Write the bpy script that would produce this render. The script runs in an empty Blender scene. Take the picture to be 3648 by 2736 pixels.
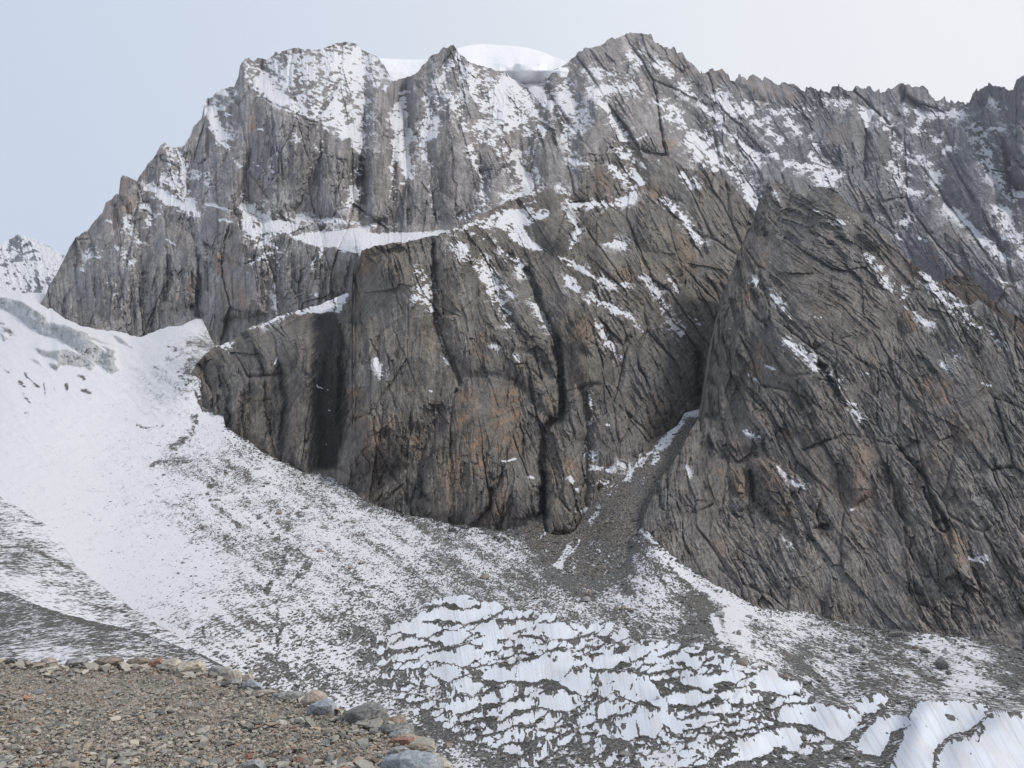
import bpy, bmesh, math, random
import numpy as np
from mathutils import Vector, Matrix, noise as mnoise

# ------------------------------------------------------------------ camera, sky, sun, exposure
scene = bpy.context.scene
IMW, IMH = 3648.0, 2736.0
HFOV = math.radians(67.0)
F = IMW / 2 / math.tan(HFOV / 2)
PITCH = math.radians(12.0)
cam_d = bpy.data.cameras.new("camera")
cam_d.sensor_width = 36.0
cam_d.lens = 18.0 / math.tan(HFOV / 2)
cam_d.clip_start = 0.1
cam_d.clip_end = 60000.0
cam = bpy.data.objects.new("camera", cam_d)
cam.rotation_euler = (math.radians(90) + PITCH, 0, 0)
scene.collection.objects.link(cam)
scene.camera = cam

SUN_EL, SUN_AZ = math.radians(46), math.radians(118)      # azimuth clockwise from +Y (view direction)
world = bpy.data.worlds.new("World")
scene.world = world
world.use_nodes = True
wt = world.node_tree
wt.nodes.clear()
wo = wt.nodes.new("ShaderNodeOutputWorld")
wb = wt.nodes.new("ShaderNodeBackground")
sky = wt.nodes.new("ShaderNodeTexSky")
sky.sky_type = 'NISHITA'
sky.sun_disc = False
sky.sun_elevation = SUN_EL
sky.sun_rotation = SUN_AZ
sky.altitude = 3500
sky.air_density = 1.0
sky.dust_density = 2.0
# thin high veil of cloud over the blue sky, brighter to the east (right) and thinned overhead, out of view, to weaken the skylight
tc = wt.nodes.new("ShaderNodeTexCoord")
sep = wt.nodes.new("ShaderNodeSeparateXYZ")
wt.links.new(tc.outputs["Generated"], sep.inputs[0])
rampx = wt.nodes.new("ShaderNodeMapRange")
rampx.inputs["From Min"].default_value = -0.62
rampx.inputs["From Max"].default_value = 0.55
rampx.interpolation_type = 'SMOOTHSTEP'
wt.links.new(sep.outputs["X"], rampx.inputs["Value"])
veil = wt.nodes.new("ShaderNodeMix"); veil.data_type = 'RGBA'
veil.inputs["A"].default_value = (6.05, 6.85, 8.2, 1)
veil.inputs["B"].default_value = (8.9, 9.1, 9.4, 1)
wt.links.new(rampx.outputs[0], veil.inputs["Factor"])
rampz = wt.nodes.new("ShaderNodeMapRange")
rampz.inputs["From Min"].default_value = 0.68
rampz.inputs["From Max"].default_value = 0.92
rampz.inputs["To Min"].default_value = 1.0
rampz.inputs["To Max"].default_value = 0.15
wt.links.new(sep.outputs["Z"], rampz.inputs["Value"])
mixs = wt.nodes.new("ShaderNodeMix"); mixs.data_type = 'RGBA'
wt.links.new(rampz.outputs[0], mixs.inputs["Factor"])
wt.links.new(sky.outputs[0], mixs.inputs["A"])
wt.links.new(veil.outputs["Result"], mixs.inputs["B"])
wt.links.new(mixs.outputs["Result"], wb.inputs["Color"])
wb.inputs["Strength"].default_value = 0.1
wt.links.new(wb.outputs[0], wo.inputs[0])

sun_d = bpy.data.lights.new("sun", 'SUN')
sun_d.energy = 2.3
sun_d.angle = math.radians(10)
sun_d.color = (1.0, 0.965, 0.92)
sun = bpy.data.objects.new("sun", sun_d)
sdir = Vector((math.sin(SUN_AZ) * math.cos(SUN_EL), math.cos(SUN_AZ) * math.cos(SUN_EL), math.sin(SUN_EL)))
sdir = Vector((0.66, -0.36, 0.0)).normalized() * math.cos(SUN_EL) + Vector((0, 0, math.sin(SUN_EL)))
sky.sun_rotation = math.atan2(sdir.x, sdir.y)
sun.rotation_euler = sdir.to_track_quat('Z', 'Y').to_euler()
scene.collection.objects.link(sun)

scene.view_settings.view_transform = 'Standard'
scene.view_settings.look = 'None'
scene.view_settings.exposure = 0.0
scene.view_settings.gamma = 1.0
scene.cycles.max_bounces = 4
scene.cycles.diffuse_bounces = 3

COL = scene.collection
f32 = np.float32

# ------------------------------------------------------------------ coordinates: traced points -> viewing rays -> places at their distance
def C(ox, oy, k, pts):
    return [(ox + p[0] / k, oy + p[1] / k) + tuple(p[2:]) for p in pts]
K1 = 1.5085; K7 = 1.6823
c1 = lambda p: C(0, 0, K1, p)
c2 = lambda p: C(1200, 0, K1, p)
c3 = lambda p: C(2348, 0, K1, p)
c4 = lambda p: C(0, 900, K1, p)
c5 = lambda p: C(1200, 900, K1, p)
c6 = lambda p: C(2348, 900, K1, p)
c7 = lambda p: C(0, 1750, K7, p)
c8 = lambda p: C(1200, 1750, K7, p)
c9 = lambda p: C(2348, 1750, K7, p)
cP = lambda p: C(0, 0, 1 / 1.649, p)
f1 = lambda p: C(0, 2280, 5.53, p)
f2 = lambda p: C(400, 2280, 5.53, p)
f3 = lambda p: C(800, 2340, 5.53, p)
f4 = lambda p: C(1160, 2436, 5.53, p)
c11 = lambda p: C(800, 2280, 2.765, p)
c10 = lambda p: C(0, 2280, 2.765, p)
cp_, sp_ = math.cos(PITCH), math.sin(PITCH)

def rays(sx, sy):
    dx = (sx - IMW / 2) / F
    dy = (IMH / 2 - sy) / F
    fy = cp_ - sp_ * dy
    fz = sp_ + cp_ * dy
    return dx / fy, fz / fy

def place(sx, sy, Y):
    rx, rz = rays(sx, sy)
    return Vector((rx * Y, Y, rz * Y))

# ------------------------------------------------------------------ noise
def hash2(ix, iy, seed):
    n = (ix.astype(np.int64) * 374761393 + iy.astype(np.int64) * 668265263 + seed * 974711) & 0xFFFFFFFF
    n = ((n ^ (n >> 13)) * 1274126177) & 0xFFFFFFFF
    n = ((n ^ (n >> 16)) * 2246822519) & 0xFFFFFFFF
    n = n ^ (n >> 15)
    return (n & 0xFFFFFF).astype(f32) / f32(0x1000000)

def vnoise(x, y, seed):
    xi = np.floor(x); yi = np.floor(y)
    fx = (x - xi).astype(f32); fy = (y - yi).astype(f32)
    fx = fx * fx * (3 - 2 * fx); fy = fy * fy * (3 - 2 * fy)
    a = hash2(xi, yi, seed); b = hash2(xi + 1, yi, seed)
    c = hash2(xi, yi + 1, seed); d = hash2(xi + 1, yi + 1, seed)
    return (a + (b - a) * fx) * (1 - fy) + (c + (d - c) * fx) * fy

def fbm(x, y, seed, octv=4, gain=0.5):
    s = 0; a = 1.0; t = 0
    for o in range(octv):
        s = s + a * (vnoise(x * 2 ** o + 17.3 * o, y * 2 ** o + 9.1 * o, seed + o * 7) - 0.5)
        t += a; a *= gain
    return s / t * 2          # about -1..1

def cells(x, y, seed, tilt=0.9):
    xi = np.floor(x); yi = np.floor(y)
    best = np.full(x.shape, 9.0, f32); sec = np.full(x.shape, 9.0, f32)
    val = np.zeros(x.shape, f32)
    for j in (-1, 0, 1):
        for i in (-1, 0, 1):
            cx = xi + i; cy = yi + j
            h = hash2(cx, cy, seed)
            jx = hash2(cx, cy, seed + 11); jy = hash2(cx, cy, seed + 23)
            dx = (x - cx - jx).astype(f32); dy = (y - cy - jy).astype(f32)
            d = dx * dx + dy * dy
            g1 = (np.mod(jx * 7.13 + h * 3.7, 1.0) - 0.5) * 2; g2 = (np.mod(jy * 5.71 + h * 9.1, 1.0) - 0.5) * 2
            v = (h - 0.5) + tilt * (g1 * dx + 0.5 * g2 * dy)
            closer = d < best
            sec = np.where(closer, best, np.minimum(sec, d))
            val = np.where(closer, v, val)
            best = np.where(closer, d, best)
    return val, np.sqrt(sec) - np.sqrt(best)

def smooth(a, b, x):
    t = np.clip((x - a) / (b - a), 0, 1)
    return t * t * (3 - 2 * t)

# ------------------------------------------------------------------ traced feature maps (a coarse raster over the traced coordinates)
RS = 3.0
PADX, PADT, PADB = 500.0, 60.0, 260.0
RW = int((IMW + 2 * PADX) / RS) + 1
RH = int((IMH + PADT + PADB) / RS) + 1
def zeros(): return np.zeros((RH, RW), f32)
def to_r(sx, sy): return (sx + PADX) / RS, (sy + PADT) / RS

def stroke(r, pts, w, v, mode='max', soft=0.5):
    """a line of width w (traced pixels) and value v"""
    p = [to_r(a[0], a[1]) for a in pts]
    w = w / RS
    xs = [a[0] for a in p]; ys = [a[1] for a in p]
    m = w * 1.6 + 2
    x0, x1 = max(0, int(min(xs) - m)), min(RW, int(max(xs) + m) + 1)
    y0, y1 = max(0, int(min(ys) - m)), min(RH, int(max(ys) + m) + 1)
    if x1 <= x0 or y1 <= y0: return
    gx, gy = np.meshgrid(np.arange(x0, x1, dtype=f32), np.arange(y0, y1, dtype=f32))
    best = np.full(gx.shape, 1e9, f32)
    if len(p) == 1: p = p * 2
    for (ax, ay), (bx, by) in zip(p[:-1], p[1:]):
        vx, vy = bx - ax, by - ay
        L = vx * vx + vy * vy + 1e-9
        t = np.clip(((gx - ax) * vx + (gy - ay) * vy) / L, 0, 1)
        best = np.minimum(best, (gx - ax - t * vx) ** 2 + (gy - ay - t * vy) ** 2)
    d = np.sqrt(best)
    f = v * smooth(w * 0.5 * (1 + soft), w * 0.5 * (1 - soft) - 0.01, d)
    s = r[y0:y1, x0:x1]
    if mode == 'max': np.maximum(s, f, out=s)
    elif mode == 'min': s[...] = np.where(d < w * 0.5 * (1 + soft), np.minimum(s, s + (v - s) * smooth(w * 0.5 * (1 + soft), w * 0.5 * (1 - soft) - 0.01, d)), s)
    else: s += f

def polydist(pts, m):
    """window, inside mask, distance to the edge (raster cells)"""
    p = [to_r(a[0], a[1]) for a in pts]
    xs = [a[0] for a in p]; ys = [a[1] for a in p]
    x0, x1 = max(0, int(min(xs) - m)), min(RW, int(max(xs) + m) + 2)
    y0, y1 = max(0, int(min(ys) - m)), min(RH, int(max(ys) + m) + 2)
    gx, gy = np.meshgrid(np.arange(x0, x1, dtype=f32), np.arange(y0, y1, dtype=f32))
    ins = np.zeros(gx.shape, bool)
    best = np.full(gx.shape, 1e9, f32)
    n = len(p)
    for i in range(n):
        ax, ay = p[i]; bx, by = p[(i + 1) % n]
        if ay != by:
            c = ((ay > gy) != (by > gy)) & (gx < (bx - ax) * (gy - ay) / (by - ay) + ax)
            ins ^= c
        vx, vy = bx - ax, by - ay
        L = vx * vx + vy * vy + 1e-9
        t = np.clip(((gx - ax) * vx + (gy - ay) * vy) / L, 0, 1)
        best = np.minimum(best, (gx - ax - t * vx) ** 2 + (gy - ay - t * vy) ** 2)
    return (slice(y0, y1), slice(x0, x1)), ins, np.sqrt(best)

def poly(r, pts, v, feather=8, mode='max'):
    ft = feather / RS
    win, ins, d = polydist(pts, ft + 2)
    sd = np.where(ins, d, -d)
    f = v * smooth(-ft * 0.5, ft * 0.5 + 0.01, sd)
    s = r[win]
    if mode == 'max': np.maximum(s, f, out=s)
    elif mode == 'set': s[...] = s + (v - s) * smooth(-ft * 0.5, ft * 0.5 + 0.01, sd)
    else: s += f

def bulge(r, pts, amount, flank=60):
    """a buttress standing out from the wall: amount in traced pixels of relief, flank = width of its side walls"""
    win, ins, d = polydist(pts, 2)
    t = np.clip(d * RS / flank, 0, 1)
    r[win] += np.where(ins, amount * (1 - (1 - t) ** 2.2), 0).astype(f32)

def blur(a, s):
    s = s / RS
    def box(a, n, ax):
        n = int(n) | 1
        pad = [(0, 0), (0, 0)]; pad[ax] = (n // 2 + 1, n // 2)
        c = np.cumsum(np.pad(a, pad, mode='edge').astype(np.float64), axis=ax)
        if ax == 0: return ((c[n:] - c[:-n]) / n).astype(f32)
        return ((c[:, n:] - c[:, :-n]) / n).astype(f32)
    n = max(1, s * 1.8)
    for _ in range(3):
        a = box(box(a, n, 0), n, 1)
    return a

def sample(r, sx, sy):
    x, y = to_r(sx, sy)
    x = np.clip(x, 0, RW - 1.01); y = np.clip(y, 0, RH - 1.01)
    xi = x.astype(np.int32); yi = y.astype(np.int32)
    fx = (x - xi).astype(f32); fy = (y - yi).astype(f32)
    return (r[yi, xi] * (1 - fx) + r[yi, xi + 1] * fx) * (1 - fy) + (r[yi + 1, xi] * (1 - fx) + r[yi + 1, xi + 1] * fx) * fy

def tps(pts):
    """smooth surface through control values, on the raster"""
    p = np.array([(a[0], a[1]) for a in pts], float) / 1000.0
    v = np.array([a[2] for a in pts], float)
    n = len(p)
    def U(d2): return np.where(d2 > 0, d2 * np.log(d2 + 1e-12), 0) * 0.5
    A = np.zeros((n + 3, n + 3))
    A[:n, :n] = U(((p[:, None] - p[None]) ** 2).sum(-1)) + np.eye(n) * 1e-4
    A[:n, n] = 1; A[:n, n + 1:] = p
    A[n, :n] = 1; A[n + 1:, :n] = p.T
    w = np.linalg.solve(A, np.concatenate([v, np.zeros(3)]))
    q = 8
    gx = np.arange(0, RW + q, q); gy = np.arange(0, RH + q, q)
    X, Yg = np.meshgrid((gx * RS - PADX) / 1000.0, (gy * RS - PADT) / 1000.0)
    out = w[n] + w[n + 1] * X + w[n + 2] * Yg
    for i in range(n):
        out = out + w[i] * U((X - p[i, 0]) ** 2 + (Yg - p[i, 1]) ** 2)
    yy = np.arange(RH) / q; xx = np.arange(RW) / q
    yi = yy.astype(int); xi = xx.astype(int)
    fy = (yy - yi)[:, None]; fx = (xx - xi)[None]
    o = (out[yi][:, xi] * (1 - fx) + out[yi][:, xi + 1] * fx) * (1 - fy) + (out[yi + 1][:, xi] * (1 - fx) + out[yi + 1][:, xi + 1] * fx) * fy
    return o.astype(f32)

GX, GY = np.meshgrid(np.arange(RW, dtype=f32) * RS - PADX, np.arange(RH, dtype=f32) * RS - PADT)

def hblur(a, s):
    n = int(max(1, s / RS)) | 1
    for _ in range(2):
        c = np.cumsum(np.pad(a, [(0, 0), (n // 2 + 1, n // 2)], mode='edge').astype(np.float64), axis=1)
        a = ((c[:, n:] - c[:, :-n]) / n).astype(f32)
    return a

def shelf(Y, mask, gain, back, side=12):
    """gain < 0: the masked parts lie back (snow ledges); gain > 0: they stand up (ice faces). Recovers over `back` traced pixels."""
    g = -np.diff(Y, axis=0, append=Y[-1:])           # depth lost per row going down
    m = hblur(mask, side)
    r = np.zeros_like(Y); acc = np.zeros(Y.shape[1], f32)
    dec = math.exp(-RS / back)
    for i in range(Y.shape[0] - 1, -1, -1):
        keep = dec + (1 - dec) * m[i]
        acc = acc * keep + g[i] * gain * m[i]
        r[i] = acc
    return (Y - hblur(r, side)).astype(f32)

# ------------------------------------------------------------------ materials
def nodes(name):
    m = bpy.data.materials.new(name); m.use_nodes = True
    nt = m.node_tree
    return m, nt, nt.nodes["Principled BSDF"]

def add(nt, typ, **kw):
    n = nt.nodes.new(typ)
    for k, v in kw.items(): setattr(n, k, v)
    return n

def math_(nt, op, a, b=None, clamp=False):
    n = add(nt, "ShaderNodeMath", operation=op); n.use_clamp = clamp
    for i, v in enumerate((a, b)):
        if v is None: continue
        if isinstance(v, (int, float)): n.inputs[i].default_value = v
        else: nt.links.new(v, n.inputs[i])
    return n.outputs[0]

def maprange(nt, v, a, b, c=0.0, d=1.0, typ='SMOOTHSTEP'):
    n = add(nt, "ShaderNodeMapRange", interpolation_type=typ)
    nt.links.new(v, n.inputs["Value"])
    for k, x in zip(("From Min", "From Max", "To Min", "To Max"), (a, b, c, d)): n.inputs[k].default_value = x
    return n.outputs[0]

def noise_(nt, vec, scale, detail=4, rough=0.6, dist=0.0):
    n = add(nt, "ShaderNodeTexNoise")
    n.inputs["Scale"].default_value = scale; n.inputs["Detail"].default_value = detail
    n.inputs["Roughness"].default_value = rough; n.inputs["Distortion"].default_value = dist
    nt.links.new(vec, n.inputs["Vector"])
    return n.outputs["Fac"]

def mixc(nt, fac, a, b, blend='MIX'):
    n = add(nt, "ShaderNodeMix", data_type='RGBA', blend_type=blend)
    for k, v in (("Factor", fac), ("A", a), ("B", b)):
        if isinstance(v, tuple): n.inputs[k].default_value = v + (1,)
        elif isinstance(v, (int, float)): n.inputs[k].default_value = v
        else: nt.links.new(v, n.inputs[k])
    return n.outputs["Result"]

SNOW = (0.685, 0.68, 0.70)

def attr(nt, name, out="Color"):
    a = add(nt, "ShaderNodeAttribute", attribute_name=name)
    return a.outputs[out]

def rock_material(name, scale, bump_m, stretch=0.35):
    m, nt, b = nodes(name)
    tcn = add(nt, "ShaderNodeTexCoord")
    mp = add(nt, "ShaderNodeMapping")
    mp.inputs["Scale"].default_value = (1, 1, stretch)
    nt.links.new(tcn.outputs["Object"], mp.inputs[0])
    v = mp.outputs[0]
    n1 = noise_(nt, v, scale, 6, 0.65)
    n2 = noise_(nt, v, scale * 0.22, 5, 0.6)
    nsnow = noise_(nt, tcn.outputs["Object"], scale * 1.3, 4, 0.7)
    vary = math_(nt, 'ADD', maprange(nt, n1, 0.3, 0.7, 0.62, 1.3, 'LINEAR'), maprange(nt, n2, 0.3, 0.7, -0.2, 0.2, 'LINEAR'))
    base = mixc(nt, 1.0, attr(nt, "col"), vary, 'MULTIPLY')
    s = math_(nt, 'ADD', attr(nt, "snow", "Fac"), math_(nt, 'MULTIPLY', math_(nt, 'SUBTRACT', nsnow, 0.5), 1.0))
    sf = maprange(nt, s, 0.33, 0.67)
    nt.links.new(mixc(nt, sf, base, SNOW), b.inputs["Base Color"])
    b.inputs["Roughness"].default_value = 0.9
    b.inputs["Specular IOR Level"].default_value = 0.2
    bp = add(nt, "ShaderNodeBump")
    bp.inputs["Distance"].default_value = bump_m
    bp.inputs["Strength"].default_value = 1.0
    h = math_(nt, 'ADD', math_(nt, 'MULTIPLY', n1, 1.0), math_(nt, 'MULTIPLY', sf, 0.15))
    nt.links.new(h, bp.inputs["Height"])
    nt.links.new(bp.outputs[0], b.inputs["Normal"])
    return m

def ice_material(name, scale, dirt=(0.06, 0.06, 0.06), dirt2=(0.22, 0.215, 0.205)):
    """snow over stones: 'debris' says how much of the ground the stones cover"""
    m, nt, b = nodes(name)
    tcn = add(nt, "ShaderNodeTexCoord")
    mp = add(nt, "ShaderNodeMapping"); mp.inputs["Scale"].default_value = (1, 0.3, 1)
    nt.links.new(tcn.outputs["Object"], mp.inputs[0]); v = mp.outputs[0]
    n1 = noise_(nt, v, scale, 4, 0.65)
    n2 = noise_(nt, v, scale * 0.13, 4, 0.6)
    n3 = noise_(nt, v, scale * 1.7, 3, 0.7)
    n4 = noise_(nt, v, scale * 0.4, 3, 0.7)
    nn = math_(nt, 'ADD', math_(nt, 'ADD', math_(nt, 'MULTIPLY', n1, 0.52), math_(nt, 'MULTIPLY', n4, 0.30)), math_(nt, 'MULTIPLY', n2, 0.18))
    t = math_(nt, 'ADD', math_(nt, 'MULTIPLY', attr(nt, "debris", "Fac"), 0.22), 0.392)
    f = maprange(nt, math_(nt, 'SUBTRACT', t, nn), -0.015, 0.015)
    dc = mixc(nt, maprange(nt, n3, 0.36, 0.66), dirt, dirt2)
    dc = mixc(nt, 1.0, dc, attr(nt, "col"), 'MULTIPLY')
    nt.links.new(mixc(nt, f, attr(nt, "ice"), dc), b.inputs["Base Color"])
    b.inputs["Roughness"].default_value = 0.85
    b.inputs["Specular IOR Level"].default_value = 0.2
    bp = add(nt, "ShaderNodeBump"); bp.inputs["Distance"].default_value = 0.7 / scale
    nt.links.new(math_(nt, 'ADD', math_(nt, 'MULTIPLY', f, 0.6), math_(nt, 'MULTIPLY', math_(nt, 'MULTIPLY', n3, f), 0.9)), bp.inputs["Height"])
    nt.links.new(bp.outputs[0], b.inputs["Normal"])
    return m

# ------------------------------------------------------------------ mesh from a grid of points
def grid_mesh(name, P, attrs, mat, flat=True, kind='structure'):
    """P: rows x cols x 3. attrs: {name: array (rows,cols) or (rows,cols,3)}"""
    R, Cn = P.shape[:2]
    me = bpy.data.meshes.new(name)
    nv = R * Cn
    me.vertices.add(nv)
    me.vertices.foreach_set("co", P.astype(f32).reshape(-1))
    i = np.arange((R - 1) * Cn).reshape(R - 1, Cn)[:, :-1].reshape(-1)
    q = np.stack([i, i + Cn, i + Cn + 1, i + 1], 1).astype(np.int32)
    nf = len(q)
    me.loops.add(nf * 4)
    me.loops.foreach_set("vertex_index", q.reshape(-1))
    me.polygons.add(nf)
    me.polygons.foreach_set("loop_start", np.arange(0, nf * 4, 4, dtype=np.int32))
    me.polygons.foreach_set("use_smooth", np.full(nf, not flat))
    me.update(calc_edges=True)
    for k, a in attrs.items():
        if a.ndim == 3:
            at = me.attributes.new(k, 'FLOAT_COLOR', 'POINT')
            c = np.ones((nv, 4), f32); c[:, :3] = a.reshape(-1, 3)
            at.data.foreach_set("color", c.reshape(-1))
        else:
            at = me.attributes.new(k, 'FLOAT', 'POINT')
            at.data.foreach_set("value", a.astype(f32).reshape(-1))
    me.materials.append(mat)
    o = bpy.data.objects.new(name, me)
    o["kind"] = kind
    COL.objects.link(o)
    return o

def jag(xs, seed, amp, scale=40):
    y0 = np.zeros_like(xs)
    return amp * (fbm(xs / scale, y0 + seed * 3.1, seed, 4, 0.6) + 0.5 * (cells(xs / (scale * 0.5), y0 + 0.5, seed + 5)[0]))

def columns(top, bottom, x0, x1, step, jamp=0.0, seed=0, jscale=40, ystep=None, teeth=None):
    xs = np.arange(x0, x1 + step, step, dtype=np.float64)
    t = sorted(top); bt = sorted(bottom)
    ts = np.interp(xs, [p[0] for p in t], [p[1] for p in t])
    if jamp: ts = ts + jag(xs, seed, jamp, jscale)
    if teeth: ts = ts - teeth[1] * smooth(teeth[0], teeth[0] + 150, xs) * np.maximum(0, cells(xs / 24, xs * 0 + 0.5, 61)[0] + cells(xs / 55, xs * 0 + 0.5, 63)[0])
    bs = np.interp(xs, [p[0] for p in bt], [p[1] for p in bt])
    n = int(np.max(bs - ts) / (ystep or step)) + 2
    v = np.linspace(0, 1, n)[:, None]
    sy = ts[None] + (bs - ts)[None] * v
    sx = np.repeat(xs[None], n, 0)
    return sx, sy

def unproject(sx, sy, Y):
    rx, rz = rays(sx, sy)
    return np.stack([rx * Y, Y, rz * Y], -1)

def with_back(P, drops):
    """the far side behind the skyline: rows going back and down"""
    top = P[0]
    rows = []
    for dy, dz in reversed(drops):
        b = top.copy()
        b[:, 1] += dy; b[:, 2] -= dz
        rows.append(b)
    return np.concatenate([np.array(rows), P], 0), len(rows)

def pad_rows(a, n):
    return np.concatenate([np.repeat(a[:1], n, 0), a], 0)

def normals(P):
    du = np.gradient(P, axis=1); dv = np.gradient(P, axis=0)
    n = np.cross(dv, du)
    n /= np.linalg.norm(n, axis=-1, keepdims=True) + 1e-9
    s = np.sign(-(n * P).sum(-1)); s[s == 0] = 1
    return n * s[..., None]

def crag(sx, sy, theta, seed, sizes, aspect, warp=9, amp=0.33, crack=0.20, grain=1.6, slab=0.0):
    """blocky rock relief in traced pixels, grain following theta (degrees, 90 = upright, 60 = falling to the right)"""
    wx = sx + warp * fbm(sx / 90, sy / 90, seed + 1, 3); wy = sy + warp * fbm(sx / 90, sy / 90, seed + 2, 3)
    wx = wx + 1.6 * fbm(sx / 12, sy / 12, seed + 3, 2); wy = wy + 1.6 * fbm(sx / 12, sy / 12, seed + 4, 2)
    lo, hi = float(theta.min()), float(theta.max())
    ths = np.arange(math.floor(lo / 15) * 15, hi + 15, 15)
    out = np.zeros(sx.shape, f32); wsum = np.zeros(sx.shape, f32); tone = np.zeros(sx.shape, f32)
    rough = smooth(0.30 + 0.16 * slab, 0.62 + 0.1 * slab, vnoise(sx / 110, sy / 150, seed + 91) * 0.6 + vnoise(sx / 40, sy / 60, seed + 92) * 0.4)
    tw = theta + 10 * fbm(sx / 160, sy / 160, seed + 8, 2)
    for k, th in enumerate(ths):
        w = np.clip(1 - np.abs(tw - th) / 15, 0, 1)
        if w.max() <= 0: continue
        w = smooth(0.3, 0.7, w)
        c, s = math.cos(math.radians(th)), math.sin(math.radians(th))
        al = wx * c + wy * s; ac = -wx * s + wy * c
        d = np.zeros(sx.shape, f32)
        for q, size in enumerate(sizes):
            asp = aspect * (1.0, 1.25, 1.5, 1.7)[min(q, 3)]
            val, edge = cells(ac / size + 31.7 * k, al / (size * asp) + 12.3 * q, seed + 13 * q + 101 * k)
            f = 1.0 if q < 1 else 0.45 - 0.2 * slab + 0.95 * rough
            d += size * amp * (0.55, 0.85, 1.25, 1.6)[min(q, 3)] * val * f
            if q in (1, 2): tone += w * val * (0.6 if q == 1 else 0.8)
            d += -size * crack * f * np.exp(-(edge / 0.05) ** 2) * smooth(0.45, 0.75, vnoise(ac / size * 0.6, al / size / asp * 0.5, seed + 77 + q))
        r1 = 1 - np.abs(fbm(ac / 16 + 5.1 * k, al / 150, seed + 201 + k, 4, 0.6)) * 2
        r2 = fbm(ac / 6.5, al / 40, seed + 231 + k, 3, 0.6)
        d += grain * (0.5 - 0.25 * slab + rough) * (2.4 * r1 + 2.6 * r2)
        val, edge = cells(ac / 17 + 7.7 * k, al / 15, seed + 301 + k)
        d += 17 * amp * 0.75 * val * (0.25 + rough)
        line = fbm(ac / 40 + 3.3 * k, al / 300, seed + 251 + k, 3, 0.55)
        d -= 6 * np.exp(-(line / 0.042) ** 2) * smooth(0.47, 0.66, vnoise(ac / 60, al / 130, seed + 261))
        out += w * d; wsum += w
    return out / np.maximum(wsum, 1e-3), tone / np.maximum(wsum, 1e-3)

def rock_layer(name, top, bottom, x0, x1, step, Y, relief, theta, snow, orange, wet, base, warm, mat, seed,
               sizes, aspect, jamp, jscale=40, drops=None, snow_bias=0.0, amp=0.44, rough=1.0, fine_snow=0.55, slab=0.0, streaks=0.0):
    sx, sy = columns(top, bottom, x0, x1, step, jamp, seed, jscale, teeth=(2380, 20) if name == 'mountain' else None)
    wa = 11.0
    mx = sx + wa * fbm(sx / 45, sy / 45, seed + 51, 4, 0.6); my = sy + wa * fbm(sx / 45, sy / 45, seed + 52, 4, 0.6)
    Y0 = sample(Y, sx, sy)
    th = sample(theta, sx, sy)
    cr, tone = crag(sx, sy, th, seed, sizes, aspect, amp=amp, slab=slab)
    rel = sample(relief, mx + 7 * fbm(sx / 12, sy / 30, seed + 53, 3, 0.7), my)
    sn = sample(snow, mx, my)
    calm = 1 - 0.45 * smooth(0.55, 1.0, sn)
    px = rel + cr * rough * calm
    Yf = Y0 * (1 - px / F)
    P = unproject(sx, sy, Yf)
    n = normals(P)
    nz = n[..., 2]
    c, s = np.cos(np.radians(th)), np.sin(np.radians(th))
    grain = fbm((-sx * s + sy * c) / 7.0, (sx * c + sy * s) / 60.0, seed + 61, 4, 0.6)
    blot = fbm(sx / 90, sy / 120, seed + 62, 4)
    nzb = np.clip((nz - 0.42) * 1.1, -0.5, 0.6)
    brk = 0.50 * fbm((sx * 0.92 + sy * 0.38) / 15, (sy * 0.92 - sx * 0.38) / 6.5, seed + 63, 3, 0.8) + 0.30 * fbm((sx * 0.85 - sy * 0.5) / 44, (sy * 0.85 + sx * 0.5) / 16, seed + 65, 3, 0.7) + 0.24 * fbm(sx / 60, sy / 70, seed + 64, 3)
    brk = brk - 0.16 * tone
    N = np.clip(0.5 + 2.4 * brk - 0.75 * (nz - 0.40) * fine_snow / 0.55, 0.13, 1.06)
    S = 0.5 + 1.3 * (sn + snow_bias - N)
    tint = np.clip(sample(orange, mx, my) * (0.6 + 1.4 * grain + 0.7 * fbm(sx / 24, sy / 40, seed + 66, 3)), 0, 0.85)
    wetm = np.clip(sample(wet, mx + 14 * grain, my) * (1.0 + 1.15 * grain), 0, 1)
    wetm = np.clip(wetm + streaks * smooth(0.12, 0.5, fbm((-sx * s + sy * c) / 13.0, (sx * c + sy * s) / 260.0, seed + 68, 4, 0.65)), 0, 0.96)
    wv = np.clip(0.5 + 0.9 * blot, 0, 1)[..., None]
    col = np.array(base)[None, None] * (1 - wv) + np.array(warm)[None, None] * wv
    col = col * np.clip(1 + 0.30 * grain + 0.38 * tone + 0.30 * fbm(sx / 9, sy / 14, seed + 69, 3, 0.75), 0.4, 1.9)[..., None]
    if name == 'right_buttress': col = col * (1 + 0.28 * smooth(1600, 2050, sy + 0.12 * (sx - 2600)))[..., None]
    if name == 'mountain': col = col * (1 - np.array((0.27, 0.235, 0.18)) * smooth(2200, 2800, sx)[..., None])  # right part darker rock; the bluish shift paints haze into its colour
    col = col * (1 - tint[..., None]) + np.array((0.30, 0.185, 0.115))[None, None] * tint[..., None]
    col = col * (1 - wetm[..., None]) + np.array((0.009, 0.009, 0.010))[None, None] * wetm[..., None]
    P, k = with_back(P, drops or [(60, 40), (200, 170), (600, 520)])
    return grid_mesh(name, P, {"col": pad_rows(np.clip(col, 0.01, 1), k), "snow": pad_rows(S, k)}, mat)

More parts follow.
